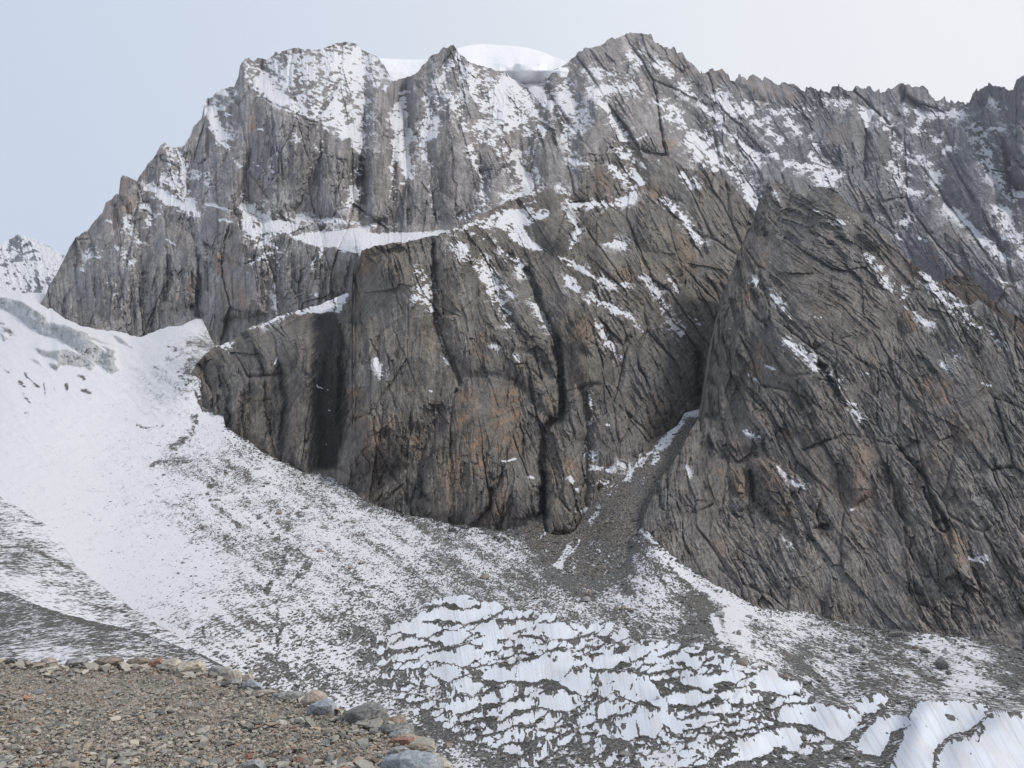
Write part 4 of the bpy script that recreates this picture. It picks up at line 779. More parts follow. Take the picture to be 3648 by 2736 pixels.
for p in ([(100, 1010), (150, 970), (200, 980), (265, 990), (230, 1060), (150, 1050)], [(0, 950), (60, 935), (110, 935), (90, 960), (20, 985)], [(110, 1090), (180, 1065), (200, 1085), (130, 1100)], [(110, 1140), (200, 1110), (280, 1110), (360, 1090), (440, 1080), (520, 1080), (530, 1110), (460, 1150), (380, 1140), (280, 1165), (180, 1180)],
    [(50, 1230), (130, 1180), (220, 1190), (300, 1210), (420, 1190), (430, 1230), (330, 1250), (280, 1270), (120, 1290), (60, 1270)], [(320, 1290), (400, 1260), (420, 1290), (380, 1350), (320, 1330)], [(530, 1190), (600, 1130), (640, 1070), (700, 1120), (780, 1150), (850, 1170), (840, 1210), (770, 1220), (700, 1200), (600, 1190)],
    [(650, 1330), (740, 1280), (860, 1290), (940, 1295), (1060, 1310), (1160, 1320), (1220, 1332), (1190, 1400), (1110, 1480), (1060, 1480), (960, 1430), (880, 1390), (760, 1380), (680, 1370)], [(1200, 1270), (1240, 1240), (1310, 1235), (1365, 1250), (1330, 1310), (1260, 1320), (1210, 1305)],
    [(470, 1480), (560, 1460), (650, 1430), (730, 1420), (820, 1430), (850, 1470), (820, 1560), (700, 1520), (620, 1600), (490, 1600)], [(1300, 1390), (1330, 1350), (1420, 1360), (1490, 1360), (1500, 1395), (1420, 1420), (1380, 1440), (1350, 1540), (1320, 1580), (1240, 1570), (1180, 1510), (1250, 1470)],
    [(1490, 1400), (1550, 1300), (1640, 1275), (1750, 1275), (1900, 1290), (1960, 1310), (1920, 1370), (1860, 1430), (1740, 1460), (1670, 1500), (1640, 1560), (1640, 1740), (1410, 1740), (1430, 1600), (1480, 1530), (1500, 1450)], [(1690, 1600), (1750, 1490), (1860, 1460), (1930, 1420), (2000, 1350), (2060, 1340), (2187, 1350), (2700, 1420), (2700, 1760), (1760, 1740), (1700, 1650)]): faces.append(c9(p))
ice = zeros()
# smaller fins fill the field between the large traced faces
zone = c8([(300, 830), (520, 720), (1000, 700), (1480, 810), (1780, 890)]) + c9([(30, 920), (280, 960), (560, 1080), (860, 1180), (880, 1240), (640, 1320), (440, 1400)]) + c8([(1900, 1500), (1500, 1500), (1180, 1560), (900, 1520), (600, 1370), (470, 1180), (290, 960)])
zr = zeros(); poly(zr, zone, 1.0, 10)
zr2 = zeros(); poly(zr2, c8([(230, 900), (480, 760), (500, 1000), (560, 1300), (480, 1330), (330, 1200)]), 1.0, 10); poly(zr2, c9([(430, 1400), (900, 1330), (1250, 1420), (1150, 1500), (860, 1600), (470, 1640), (-300, 1640), (-500, 1500)]), 1.0, 10)
near_f = np.full((RH, RW), 99.0, f32)
def note(p):
    win, ins, dd_ = polydist(p, 16)
    near_f[win] = np.minimum(near_f[win], np.where(ins, -dd_, dd_) * RS)
for p in faces: note(p)
rf = random.Random(31)
for tries in range(5200):
    a = rf.uniform(1330, 3350); b_ = rf.uniform(2150, 2740)
    z1 = float(sample(zr, np.array([a]), np.array([b_]))[0]); z2 = float(sample(zr2, np.array([a]), np.array([b_]))[0])
    if z1 < 0.5 and (z2 < 0.5 or rf.random() > 0.3): continue
    if z1 >= 0.5 and rf.random() > smooth(1380, 1620, a) + 0.25: continue
    k_ = 0.75 + 0.6 * (b_ - 2150) / 500
    w_ = rf.uniform(20, 58) * k_; h_ = w_ * rf.uniform(.30, .55)
    if z1 < 0.5: w_ *= 0.6; h_ *= 0.6
    if float(sample(near_f, np.array([a]), np.array([b_]))[0]) < 0.42 * h_ + 3: continue
    up = rf.uniform(.05, .45) * h_
    p = [(a - w_ * .5, b_ + h_ * rf.uniform(-.1, .35)), (a - w_ * .3, b_ - h_ * .35), (a - w_ * .05, b_ - h_ * rf.uniform(.35, .55)), (a + w_ * .25, b_ - h_ * .45 - up * .5), (a + w_ * .52, b_ - h_ * .25 - up), (a + w_ * .3, b_ + h_ * .25 - up * .4), (a, b_ + h_ * .5), (a - w_ * .28, b_ + h_ * .5)]
    ang_ = math.radians(-rf.uniform(6, 26) * (1.0 if a < 2450 else 0.5)); ca_, sa_ = math.cos(ang_), math.sin(ang_)
    p = [(a + (x - a) * ca_ - (y - b_) * sa_, b_ + (x - a) * sa_ + (y - b_) * ca_) for x, y in p]
    faces.append(p); note(p)
for p in faces:
    cxp = sum(q[0] for q in p) / len(p); cyp = sum(q[1] for q in p) / len(p)
    p = [(cxp + (x - cxp) * 1.07, cyp + (y - cyp) * 1.10) for x, y in p]
    poly(ice, p, 1.0, 9)
d1_ = np.full((RH, RW), 99.0, f32); d2_ = np.full((RH, RW), 99.0, f32)
for p in faces:
    win, ins, dd_ = polydist(p, 16)
    q_ = np.where(ins, -dd_, dd_) * RS
    closer = q_ < d1_[win]
    d2_[win] = np.where(closer, d1_[win], np.minimum(d2_[win], q_))
    d1_[win] = np.where(closer, q_, d1_[win])
db_ = blur(d1_, 5)
ny_, nx_ = np.gradient(db_)
low_ = smooth(-0.3, 0.6, (0.62 * nx_ + 0.78 * ny_) / (np.hypot(nx_, ny_) + 1e-3))
grow_n = (7 + 17 * (vnoise(GX / 60, GY / 40, 777))) * (1 - 0.6 * low_)
gap = 2 + 24 * vnoise(GX / 46, GY / 40, 778) ** 1.6 + 8 * smooth(2900, 3300, GX)
dif = blur(d2_ - d1_, 4)
gy_a = np.abs(np.gradient(dif, axis=0)); gx_a = np.abs(np.gradient(dif, axis=1))
flatw = smooth(0.35, 0.7, blur(gy_a / (gx_a + gy_a + 1e-3), 8))
gap = gap * (0.08 + 0.98 * flatw * smooth(0.18, 0.42, vnoise(GX / 70, GY / 36, 779)))
ice = (smooth(2.5, -2.5, d1_ - grow_n) * smooth(-2.5, 2.5, (d2_ - d1_) - gap)).astype(f32)
rim = zeros()
for p in faces: poly(rim, p, 1.0, 60)
deb = tps([(x, y, v) for conv, lst in (
    (c4, [(300, 250, -.1), (700, 550, .05), (1000, 480, .22), (1050, 560, .42), (300, 700, -.05), (300, 1000, -.05), (100, 1200, -.05), (700, 1000, .1), (900, 900, .12), (1000, 750, .25), (1150, 1000, .12), (800, 1300, .16), (500, 1500, .06), (900, 1200, .28), (1100, 1150, .32), (1300, 1100, .3), (1250, 1200, .42), (1200, 1350, .4), (1500, 1250, .34), (1000, 1500, .24), (1300, 1500, .36), (1500, 1450, .48), (1550, 1550, .5), (1800, 1350, .4), (1800, 1220, .6), (1300, 1050, .3)]),
    (c5, [(60, 1400, .42), (300, 1450, .42), (300, 1600, .44), (700, 1550, .45), (950, 1520, .7), (1000, 1650, .5)]),
    (c8, [(100, 200, .36), (300, 350, .46), (700, 300, .44), (1000, 380, .5), (1200, 300, .8), (600, 530, .52), (1000, 600, .54), (200, 560, .46), (50, 700, .55), (300, 800, .52), (150, 950, .55), (100, 1150, .48), (300, 1200, .55), (1350, 450, .84), (1450, 550, .86), (1250, 550, .6), (1400, 300, .92), (1700, 330, .95), (1650, 560, .84), (1850, 380, .62), (1950, 400, .2), (1850, 500, .5), (2050, 450, .35), (1300, 730, .58), (1550, 800, .56), (1750, 760, .64), (1800, 620, .48), (2050, 700, .6), (2150, 620, .95), (1500, 940, .6), (1950, 880, .5),
          (800, 1450, .78), (700, 1600, .72), (1000, 1600, .78), (1400, 1550, .74), (1700, 1580, .72), (2000, 1550, .74), (2000, 1640, .45), (600, 1350, .74), (450, 1350, .62), (650, 1480, .9)]),
    (c9, [(60, 480, .4), (200, 520, .28), (350, 640, .12), (400, 850, .0), (420, 920, .1), (300, 720, .98), (230, 800, .95), (330, 950, .9), (560, 780, .3), (700, 800, .46), (820, 850, .25), (900, 800, .45), (700, 1000, .4), (560, 900, .3), (800, 1000, .66), (1000, 1000, .45), (1150, 900, .6), (1250, 860, .9), (1400, 900, .85), (1500, 1000, .74), (1650, 1100, .68), (1600, 920, .42), (1800, 930, .5), (1850, 1050, .42), (2000, 1000, .64), (2100, 1120, .8), (2187, 1150, .9), (1800, 1150, .4), (1500, 1180, .42), (1250, 1130, .46), (1100, 1150, .58), (1900, 1240, .42), (2100, 1280, .5), (700, 1260, .75), (450, 1400, .85), (560, 1270, .5), (1000, 1240, .66), (1420, 1280, .84), (1600, 1220, .6),
          (200, 1450, .85), (200, 1600, .82), (60, 1600, .5), (900, 1560, .85), (1100, 1600, .66), (750, 1600, .8), (2187, 950, .8), (1900, 900, .66), (2400, 1200, .7)]),
    (cP, [(-300, 700, 0), (-300, 1200, 0), (300, 1400, .15), (500, 1420, .3), (500, 1300, .3), (200, 1180, .02), (420, 1330, .2), (620, 1480, .44), (760, 1450, .46), (700, 1300, .42)])) for x, y, v in conv(lst)])
dbs = zeros()
def DB(conv, k, lst):
    for pts, w, v in lst: stroke(dbs, conv(pts), w * (0.85 if w > 18 else 1.2) / k, v, 'max', 0.95)
DB(c4, K1, [([(1050, 880), (1040, 950), (980, 1010), (930, 1050)], 44, .62), ([(920, 900), (840, 940), (750, 960)], 20, .42), ([(1180, 1160), (1120, 1280), (1130, 1340), (1230, 1420), (1270, 1470)], 34, .78), ([(1240, 1160), (1180, 1200)], 60, .7), ([(1340, 1180), (1300, 1260)], 50, .6), ([(1640, 1380), (1560, 1450), (1480, 1540)], 60, .72), ([(1400, 1420), (1440, 1460)], 60, .6),
    ([(700, 1190), (860, 1120), (1000, 1120)], 14, .5), ([(1320, 1000), (1310, 1080)], 26, .5), ([(900, 500), (940, 525)], 14, .9), ([(640, 460), (700, 510)], 20, .5), ([(960, 640), (1000, 650)], 20, .9), ([(970, 668), (1020, 690)], 18, .95), ([(1060, 520), (1000, 640), (1020, 680)], 60, .5), ([(1030, 480), (900, 580)], 90, .36), ([(840, 620), (900, 640)], 14, .7), ([(990, 700), (1080, 770)], 30, .5),
    ([(0, 600), (50, 640)], 10, .55), ([(130, 650), (170, 700), (205, 720)], 10, .8), ([(100, 690), (130, 720)], 9, .7), ([(230, 700), (240, 770)], 9, .7), ([(120, 760), (165, 810)], 9, .6), ([(350, 710), (360, 740)], 10, .5), ([(430, 665), (450, 675)], 14, .9), ([(450, 740), (490, 752)], 14, .8), ([(290, 730), (320, 770)], 8, .5), ([(140, 860), (150, 870)], 30, .3), ([(0, 380), (60, 440)], 40, .45), ([(740, 930), (790, 945)], 14, .9)])
DB(c7, K7, [([(1720, 330), (1700, 400), (1690, 480), (1620, 550), (1590, 610)], 42, .82), ([(1660, 650), (1650, 740), (1690, 800), (1665, 900), (1662, 1020)], 20, 1.0), ([(1690, 1025), (1720, 1060), (1725, 1110), (1745, 1130)], 18, 1.0), ([(1850, 430), (1780, 540), (1740, 580)], 70, .7), ([(1760, 130), (1700, 220), (1650, 290)], 60, .66), ([(1540, 840), (1560, 960), (1590, 990)], 60, .62), ([(1240, 20), (1320, 110), (1440, 210)], 24, .7), ([(1380, 260), (1300, 330)], 20, .7),
    ([(1560, 1080), (1600, 1180)], 40, .6), ([(2130, 620), (2050, 760)], 60, .66), ([(1900, 800), (1750, 880)], 16, .7), ([(1210, 780), (1225, 870)], 9, .8), ([(1550, 450), (1560, 540)], 20, .55)])
DB(c8, K7, [([(1830, 240), (1780, 330), (1650, 500), (1560, 610)], 80, .95), ([(1740, 380), (1720, 600)], 50, .92), ([(1900, 420), (1960, 560)], 40, .8), ([(2040, 520), (2120, 600), (2187, 700)], 50, .92), ([(1780, 860), (1870, 970), (1960, 1120), (2060, 1180)], 60, .95), ([(1640, 880), (1700, 920)], 36, .85), ([(60, 610), (260, 560)], 26, .78), ([(1230, 420), (1260, 540)], 100, .74)])
DB(c9, K7, [([(260, 640), (240, 780), (330, 900), (450, 1000)], 70, 1.0), ([(60, 440), (130, 560), (220, 640)], 40, .8), ([(440, 1200), (430, 1330), (420, 1450)], 70, .95), ([(520, 1090), (450, 1200)], 40, .95), ([(660, 820), (700, 880)], 30, .6), ([(1250, 840), (1480, 850)], 50, .98), ([(1150, 960), (1200, 970)], 40, .85), ([(1380, 860), (1450, 1000), (1560, 1060)], 120, .74), ([(1850, 1000), (1980, 1080)], 50, .66), ([(2050, 1030), (2187, 1200)], 80, .85), ([(430, 930), (450, 950)], 40, .6), ([(590, 820), (620, 850)], 36, .8)])
for pts, w in (((1060, 250), (1500, 430)),): pass
# snow drawn clean in strips
cln = zeros()
def CL(conv, k, lst):
    for pts, w, v in lst: stroke(cln, conv(pts), w / k, 1 - v, 'max', 0.9)
CL(c8, K7, [([(1840, 225), (1910, 300), (2010, 370), (2140, 470), (2187, 510)], 46, .0), ([(1780, 400), (1830, 480), (1800, 640)], 44, .3), ([(1725, 400), (1735, 470)], 10, .05), ([(1720, 560), (1690, 640)], 14, .1), ([(1990, 420), (2080, 560)], 30, .25), ([(100, 575), (160, 590)], 36, .1), ([(1370, 470), (1350, 500)], 30, .3), ([(1230, 240), (1240, 260)], 14, .1), ([(1620, 620), (1740, 660), (1900, 740)], 60, .35), ([(1780, 1640), (1830, 1560)], 40, .4), ([(2010, 1500), (2020, 1640)], 60, .2), ([(1530, 1590), (1560, 1650)], 50, .3)])
CL(c9, K7, [([(20, 380), (120, 480), (260, 580), (380, 660)], 60, .12), ([(330, 760), (370, 860), (420, 960)], 60, -.1), ([(600, 740), (760, 880), (860, 910)], 60, .25), ([(920, 990), (1100, 1110)], 40, .25), ([(1480, 910), (1700, 930)], 30, .3), ([(30, 1560), (100, 1640)], 60, .2)])
ice_w = np.clip(ice, 0, 1)
blur_ice = blur(ice, 16)
# terraces: ice faces stand up, the stony treads between lie back
Yg = shelf(Yg, ice_w, 0.34, 30, 60)
# icefall steps high on the left
serac = zeros()
for p in ([(0, 260), (120, 280), (200, 320), (240, 350), (250, 390), (160, 390), (100, 340), (0, 300)], [(210, 420), (300, 400), (420, 440), (520, 500), (600, 550), (560, 560), (430, 520), (330, 470), (230, 450)], [(200, 525), (280, 540), (360, 530), (440, 560), (500, 600), (400, 600), (320, 590), (300, 570), (230, 555)], [(260, 600), (330, 600), (300, 630)],
    [(380, 510), (460, 500), (600, 550), (600, 590), (520, 590)], [(540, 610), (600, 600), (640, 630), (600, 645)], [(450, 615), (500, 620), (490, 635)], [(160, 570), (200, 580), (230, 610)], [(0, 440), (40, 460), (20, 475)], [(340, 400), (440, 430), (540, 470), (610, 490), (560, 480), (430, 450)], [(540, 500), (620, 530), (600, 545)], [(600, 445), (650, 460), (690, 500), (640, 480)]):
    cxp = sum(q[0] for q in p) / len(p); cyp = sum(q[1] for q in p) / len(p)
    poly(serac, c4([(cxp + (x - cxp) * 1.12, cyp + (y - cyp) * 1.35) for x, y in p]), 1.0, 12)
Yg = shelf(Yg, np.clip(serac, 0, 1), 0.7, 30, 10)
grooves = zeros()
for conv, k, lst in ((c7, K7, [([(1655, 650), (1650, 740), (1690, 800), (1665, 900), (1662, 1020)], 14, 9), ([(1690, 1025), (1720, 1060), (1745, 1130)], 12, 8), ([(1700, 380), (1620, 550), (1590, 610)], 26, 9)]), (c4, K1, [([(1120, 1280), (1130, 1340), (1230, 1420)], 24, 9), ([(130, 650), (205, 720)], 8, 6), ([(230, 700), (240, 770)], 8, 6), ([(960, 640), (1000, 652)], 16, 8)]), (c9, K7, [([(440, 1200), (430, 1400)], 40, 12), ([(520, 1100), (440, 1220)], 30, 10)])):
    for p, w, dd in lst: stroke(grooves, conv(p), w / k, -dd, 'add', 0.9)

sx, sy = columns(top, bot, -380, 4060, 2.6, 6.0, 9, 46, ystep=2.6)
wa = 7.0
mx = sx + wa * fbm(sx / 26, sy / 20, 151, 4, 0.65); my = sy + wa * 0.8 * fbm(sx / 26, sy / 20, 152, 4, 0.65)
Y0 = sample(Yg, sx, sy)
mxi = sx + 13 * fbm(sx / 40, sy / 26, 191, 4, 0.65); myi = sy + 8 * fbm(sx / 18, sy / 26, 192, 4, 0.75)
iceS = smooth(0.35, 0.65, sample(ice, mxi, myi)); serS = smooth(0.3, 0.7, sample(serac, mx, my))
dS = sample(deb, mx, my)
mx2 = mx + 10 * fbm(sx / 50, sy / 34, 153, 4, 0.7); my2 = my + 5 * fbm(sx / 50, sy / 34, 154, 4, 0.7)
cl = sample(cln, mx2, my2)
dS = dS * (1 - np.clip(cl, 0, 1)) + (1 - cl) * np.clip(cl, 0, 1) * (cl < 1) * 1.0
dS = np.maximum(dS, sample(dbs, mx2, my2) * (1.0 + 1.7 * fbm(sx / 18, sy / 10, 159, 3, 0.75)))
rS = np.clip(sample(rim, sx, sy), 0, 1)
# dirt trickling down the ice from the crest of each step
run = np.zeros(sx.shape, f32); carry = np.zeros(sx.shape[1], f32)
lean = sx - 0.42 * (sy - 2200) * smooth(2200, 3300, sx) - 0.14 * (sy - 2200)
start = smooth(0.50, 0.66, fbm(lean / 9, sy / 60, 155, 3, 0.7) * 0.5 + 0.5)
wide = smooth(0.57, 0.67, fbm(lean / 22, sy / 48, 156, 3, 0.6) * 0.5 + 0.5)
dist = np.zeros(sx.shape[1], f32)
for r in range(sx.shape[0]):
    dist = np.where(iceS[r] > 0.5, dist + 2.6, 0)
    run[r] = dist
big = smooth(2250, 2600, sy) * 0.9 + 0.5
thin = smooth(0.50, 0.62, fbm(lean / 4.5, sy / 500, 155, 3, 0.75) * 0.5 + 0.5)
L1 = (5 + 46 * vnoise(lean / 16, sy / 30, 186) ** 3) * big
L2 = (12 + 110 * vnoise(lean / 30, sy / 40, 187) ** 2) * big * (1 + 1.2 * smooth(2900, 3200, sx))
streak = np.maximum(np.maximum(start * np.exp(-run / L1), thin * np.exp(-run / (0.8 * L1))), wide * np.exp(-run / L2)) * iceS
streak = np.where(run < 2.7, np.maximum(streak, iceS * 0.35), streak)
fine = smooth(0.54, 0.72, fbm(lean / 5, sy / 160, 157, 4, 0.7) * 0.5 + 0.5)
flow = fbm((sx * 0.8 + sy * 0.6) / 150, (sy * 0.8 - sx * 0.6) / 26, 181, 4, 0.65)
D = dS * 0.92 - 0.03 + (0.36 * flow + 0.20 * fbm(sx / 80, sy / 30, 158, 4) + 0.22 * fbm(sx / 260, sy / 90, 182, 3)) * smooth(0.0, 0.3, dS)
tread = rS * (1 - iceS)
D = D + tread * (-0.06 + 0.75 * smooth(0.05, 0.5, sample(blur_ice, sx, sy - 10)))
D = D * (1 - iceS) + iceS * (-0.35)
D = np.maximum(D, 1.5 * smooth(0.2, 0.42, streak) - 0.4)
D = D * (1 - serS) - 0.3 * serS
und = 5.5 * fbm(sx / 120, sy / 40, 161, 4) + 2.6 * fbm(sx / 30, sy / 11, 162, 3) * (0.3 + dS)
bumps = cells(sx / 12, sy / 6.5, 163)[0]
stones = np.maximum(0, cells(sx / 7.5, sy / 4.5, 164)[0]) * smooth(0.25, 0.75, D)
px = und * (1 - 0.7 * iceS) + sample(grooves, mx, my) + 3.5 * bumps * smooth(0.3, 0.8, D) + 4.0 * stones
px = px + iceS * (0.8 * fbm(lean / 11, sy / 130, 165, 3)) + tread * 4 * np.maximum(0, cells(sx / 22, sy / 12, 166)[0])
px = px + serS * (16 * cells(sx / 30, sy / 24, 167)[0] + 9 * cells(sx / 11, sy / 12, 168)[0])
left_ = smooth(900, 500, sx) * smooth(2100, 1900, sy)
px = px + left_ * (11.0 * fbm((sx + 0.6 * sy) / 70, (sy - 0.6 * sx) / 26, 174, 4, 0.6) + 5.0 * fbm((sx * 0.5 + sy) / 18, (sx - 0.3 * sy) / 120, 175, 3))
Yf = Y0 * (1 - px / F)
P = unproject(sx, sy, Yf)
white = np.array(SNOW)[None, None] * np.ones(sx.shape + (1,))
dirt_ice = np.array((0.36, 0.36, 0.355))[None, None]
serc = (serS * (0.62 + 0.35 * fbm((sx + 0.2 * sy) / 7, sy / 30, 176, 3, 0.7) + 0.35 * np.clip(fbm(sx / 30, sy / 16, 169, 4) + 0.4, 0, 1)))[..., None]
white = white * (1 - serc) + dirt_ice * serc
blue = (iceS * smooth(0.1, 0.6, fbm(lean / 40, sy / 60, 170, 3) * 0.5 + 0.5))[..., None] * 0.6
white = white * (1 - blue) + np.array((0.74, 0.79, 0.88))[None, None] * blue
fi = (fine * iceS * 0.45)[..., None]
dust = (iceS * smooth(0.15, 0.75, fbm(lean / 26, sy / 60, 178, 4, 0.7) * 0.5 + 0.45) * 0.20)[..., None]
white = white * (1 - dust) + np.array((0.40, 0.40, 0.40))[None, None] * dust
white = white * (1 - fi) + np.array((0.42, 0.43, 0.45))[None, None] * fi
warmth = np.clip(0.5 + fbm(sx / 90, sy / 60, 171, 3), 0, 1)[..., None]
dc = (np.array((1.0, 1.0, 1.0))[None, None] * (1 - warmth) + np.array((1.04, 0.98, 0.92))[None, None] * warmth) * (1 - 0.42 * smooth(0.05, 0.6, tread))[..., None]
P, k = with_back(P, [(8, 6), (40, 60), (120, 260)])
GL_SX, GL_SY, GL_P = sx, sy, P[k:]
glacier = grid_mesh("glacier", P, {"debris": pad_rows(D, k), "ice": pad_rows(white, k), "col": pad_rows(dc, k)}, M_ice, flat=False)

# ------------------------------------------------------------------ scree fan between the two buttresses
M_scree = ice_material("scree", 0.35, (0.055, 0.053, 0.050), (0.26, 0.245, 0.225))
top = c5([(900, 1520), (1000, 1480), (1080, 1420), (1105, 1400), (1115, 1500), (1180, 1520), (1250, 1512), (1285, 1490), (1350, 1375), (1420, 1270), (1500, 1195), (1560, 1130), (1620, 1080), (1690, 1010), (1760, 975), (1830, 930), (1870, 862), (1950, 840), (2020, 830)])
bot = [(1700, 2250), (2700, 2250)]
Ys = tps(c5([(900, 1520, 905), (1110, 1500, 870), (1280, 1500, 850), (1350, 1375, 895), (1420, 1270, 925), (1500, 1195, 945), (1620, 1080, 985), (1760, 975, 1030), (1870, 862, 1085), (1950, 845, 1100), (1000, 1700, 760), (1300, 1700, 730), (1600, 1600, 740), (1600, 1400, 820), (1750, 1200, 905), (1900, 1000, 1000), (1500, 1400, 830), (1900, 1300, 850), (1500, 1900, 640), (2000, 1900, 650), (1000, 1900, 660)]))
deb2 = zeros() + 1.1
for pts, w, v in [([(1860, 875), (1930, 860)], 44, -.1), ([(1840, 920), (1790, 980), (1750, 1040)], 46, -.05), ([(1740, 1040), (1710, 1130)], 44, .2), ([(1660, 1080), (1600, 1140), (1560, 1220)], 40, .25), ([(1620, 1070), (1600, 1080)], 40, .0), ([(1530, 1150), (1480, 1190), (1430, 1240)], 44, .3), ([(1120, 1500), (1100, 1520)], 20, .2), ([(1770, 1000), (1700, 1060), (1640, 1140)], 22, .3)]:
    stroke(deb2, c5(pts), w / K1, v, 'min', 0.9)
sx, sy = columns(top, bot, 1760, 2560, 3, 1.5, 15, 20)
mx = sx + 9 * fbm(sx / 20, sy / 20, 251, 4, 0.65); my = sy + 9 * fbm(sx / 20, sy / 20, 252, 4, 0.65)
D = sample(deb2, mx, my) + 0.12 * fbm(sx / 40, sy / 40, 253, 3) - 0.6 * smooth(0.15, 0.5, fbm((sx + 0.5 * sy) / 30, (sy - 0.5 * sx) / 110, 259, 4)) - 0.35 * smooth(1860, 1990, sy)
px = 6 * fbm(sx / 60, sy / 60, 254, 4) + 5.0 * np.maximum(0, cells(sx / 9, sy / 7, 255)[0]) + 5 * np.maximum(0, cells(sx / 22, sy / 16, 256)[0] - 0.25)
px += -5 * (1 - np.abs(fbm((sx + 0.55 * sy) / 40, (sy - 0.5 * sx) / 300, 257, 3))) 
P = unproject(sx, sy, sample(Ys, sx, sy) * (1 - px / F))
wm = np.clip(0.5 + fbm(sx / 120, sy / 90, 258, 3) + 0.5 * smooth(1900, 1600, sy), 0, 1)[..., None]
dc = np.array((0.95, 0.95, 0.97))[None, None] * (1 - wm) + np.array((1.02, 0.95, 0.86))[None, None] * wm
SC_P, SC_SX, SC_SY = P, sx, sy
P, k = with_back(P, [(10, 4), (60, 60), (120, 200)])
grid_mesh("scree_slope", P, {"debris": pad_rows(D, k), "ice": pad_rows(np.array(SNOW)[None, None] * np.ones(sx.shape + (1,)), k), "col": pad_rows(dc, k)}, M_scree, flat=True)

# ------------------------------------------------------------------ lateral moraine ridges below the viewpoint
def moraine(name, top, bot, Yp, x0, x1, step, scale, dens, seed, fold, ridges, drops):
    M = ice_material(name + "_snow", scale, (0.055, 0.054, 0.053), (0.17, 0.165, 0.157))
    Y = tps(Yp)
    sx, sy = columns(top, bot, x0, x1, step, 4.5, seed, 24, ystep=step * 0.8)
    mx = sx + 6 * fbm(sx / 30, sy / 12, seed + 1, 3); my = sy + 5 * fbm(sx / 30, sy / 12, seed + 2, 3)
    D = sample(dens, mx, my) - 0.08 + 0.24 * fbm(sx / 90, sy / 14, seed + 3, 4) + 0.2 * fbm(sx / 260, sy / 60, seed + 9, 3)
    px = fold * fbm(sx / 130, sy / 22, seed + 4, 4) + sample(ridges, mx, my) + 1.5 * np.maximum(0, cells(sx / 9, sy / 3.5, seed + 5)[0])
    Yv = sample(Y, sx, sy)
    P = unproject(sx, sy, Yv * (1 - px / F))
    wm = np.clip(0.5 + fbm(sx / 120, sy / 40, seed + 6, 3), 0, 1)[..., None]
    dc = np.array((1.0, 1.0, 1.0))[None, None] * (1 - wm) + np.array((1.06, 1.0, 0.93))[None, None] * wm
    P, k = with_back(P, drops)
    grid_mesh(name, P, {"debris": pad_rows(D, k), "ice": pad_rows(np.array(SNOW)[None, None] * np.ones(sx.shape + (1,)), k), "col": pad_rows(dc, k)}, M, flat=False)
    return Y

d1 = tps([(x, y, v) for x, y, v in c7([(0, 60, .3), (100, 130, .34), (200, 230, .3), (300, 300, .22), (400, 420, .26), (0, 200, .46), (100, 250, .4), (200, 350, .45), (0, 400, .6), (150, 420, .58), (300, 480, .5), (450, 520, .5), (0, 500, .5), (200, 560, .34), (400, 620, .42), (600, 640, .5), (250, 680, .3), (500, 720, .42), (750, 760, .52), (900, 860, .56), (1100, 940, .6), (600, 760, .3), (1000, 950, .56), (1300, 1040, .6), (-300, 300, .5), (0, 900, .5), (1000, 1200, .6)])])
rd = zeros()
for pts, w, v in [([(0, 170), (120, 175), (260, 205)], 26, .72), ([(0, 330), (150, 335), (260, 380), (420, 460)], 26, .74), ([(0, 430), (120, 425)], 26, .74), ([(0, 250), (180, 250)], 26, .6), ([(330, 660), (450, 655), (560, 690), (750, 720)], 26, .74), ([(60, 80), (140, 130), (290, 215)], 16, .55), ([(600, 560), (850, 740), (1080, 880), (1160, 940)], 26, .6)]:
    stroke(d1, c7(pts), w / K7, v, 'max', 0.9)
    stroke(rd, c7(pts), w * 1.6 / K7, 2.0, 'add', 0.9)
Y1 = moraine("moraine_ridge", c7([(-700, -120), (-300, -60), (0, 30), (100, 90), (200, 150), (290, 215), (370, 312), (440, 430), (520, 500), (600, 560), (720, 650), (850, 740), (950, 802), (1080, 882), (1150, 932), (1250, 1000), (1330, 1040), (1420, 1090), (1560, 1180), (1660, 1260), (1760, 1300), (1900, 1420)]), [(-450, 2560), (1150, 2700)],
    cP([(0, 1072, 380), (104, 1139, 330), (216, 1263, 240), (342, 1350, 180), (451, 1422, 140), (0, 1290, 170), (0, 1430, 120), (200, 1430, 115), (450, 1500, 105), (600, 1500, 110), (640, 1530, 105), (-200, 1040, 420), (-200, 1300, 190), (700, 1600, 90)]), -420, 1120, 3, 1.5, d1, 71, 3.0, rd, [(6, 4), (30, 40), (60, 130)])
d2 = tps([(x, y, v) for x, y, v in c7([(0, 620, .85), (150, 670, .85), (300, 710, .85), (500, 770, .8), (700, 820, .74), (0, 720, .56), (200, 760, .56), (400, 790, .56), (550, 840, .6), (0, 800, .72), (300, 840, .66), (600, 900, .66), (800, 900, .62), (100, 870, .6), (300, 930, .5), (0, 960, .62), (500, 980, .56), (700, 960, .58), (900, 940, .66), (1000, 940, .7), (1150, 1000, .66), (900, 1010, .5), (1250, 1060, .7), (1400, 1120, .6), (-300, 800, .7)])])
rd = zeros()
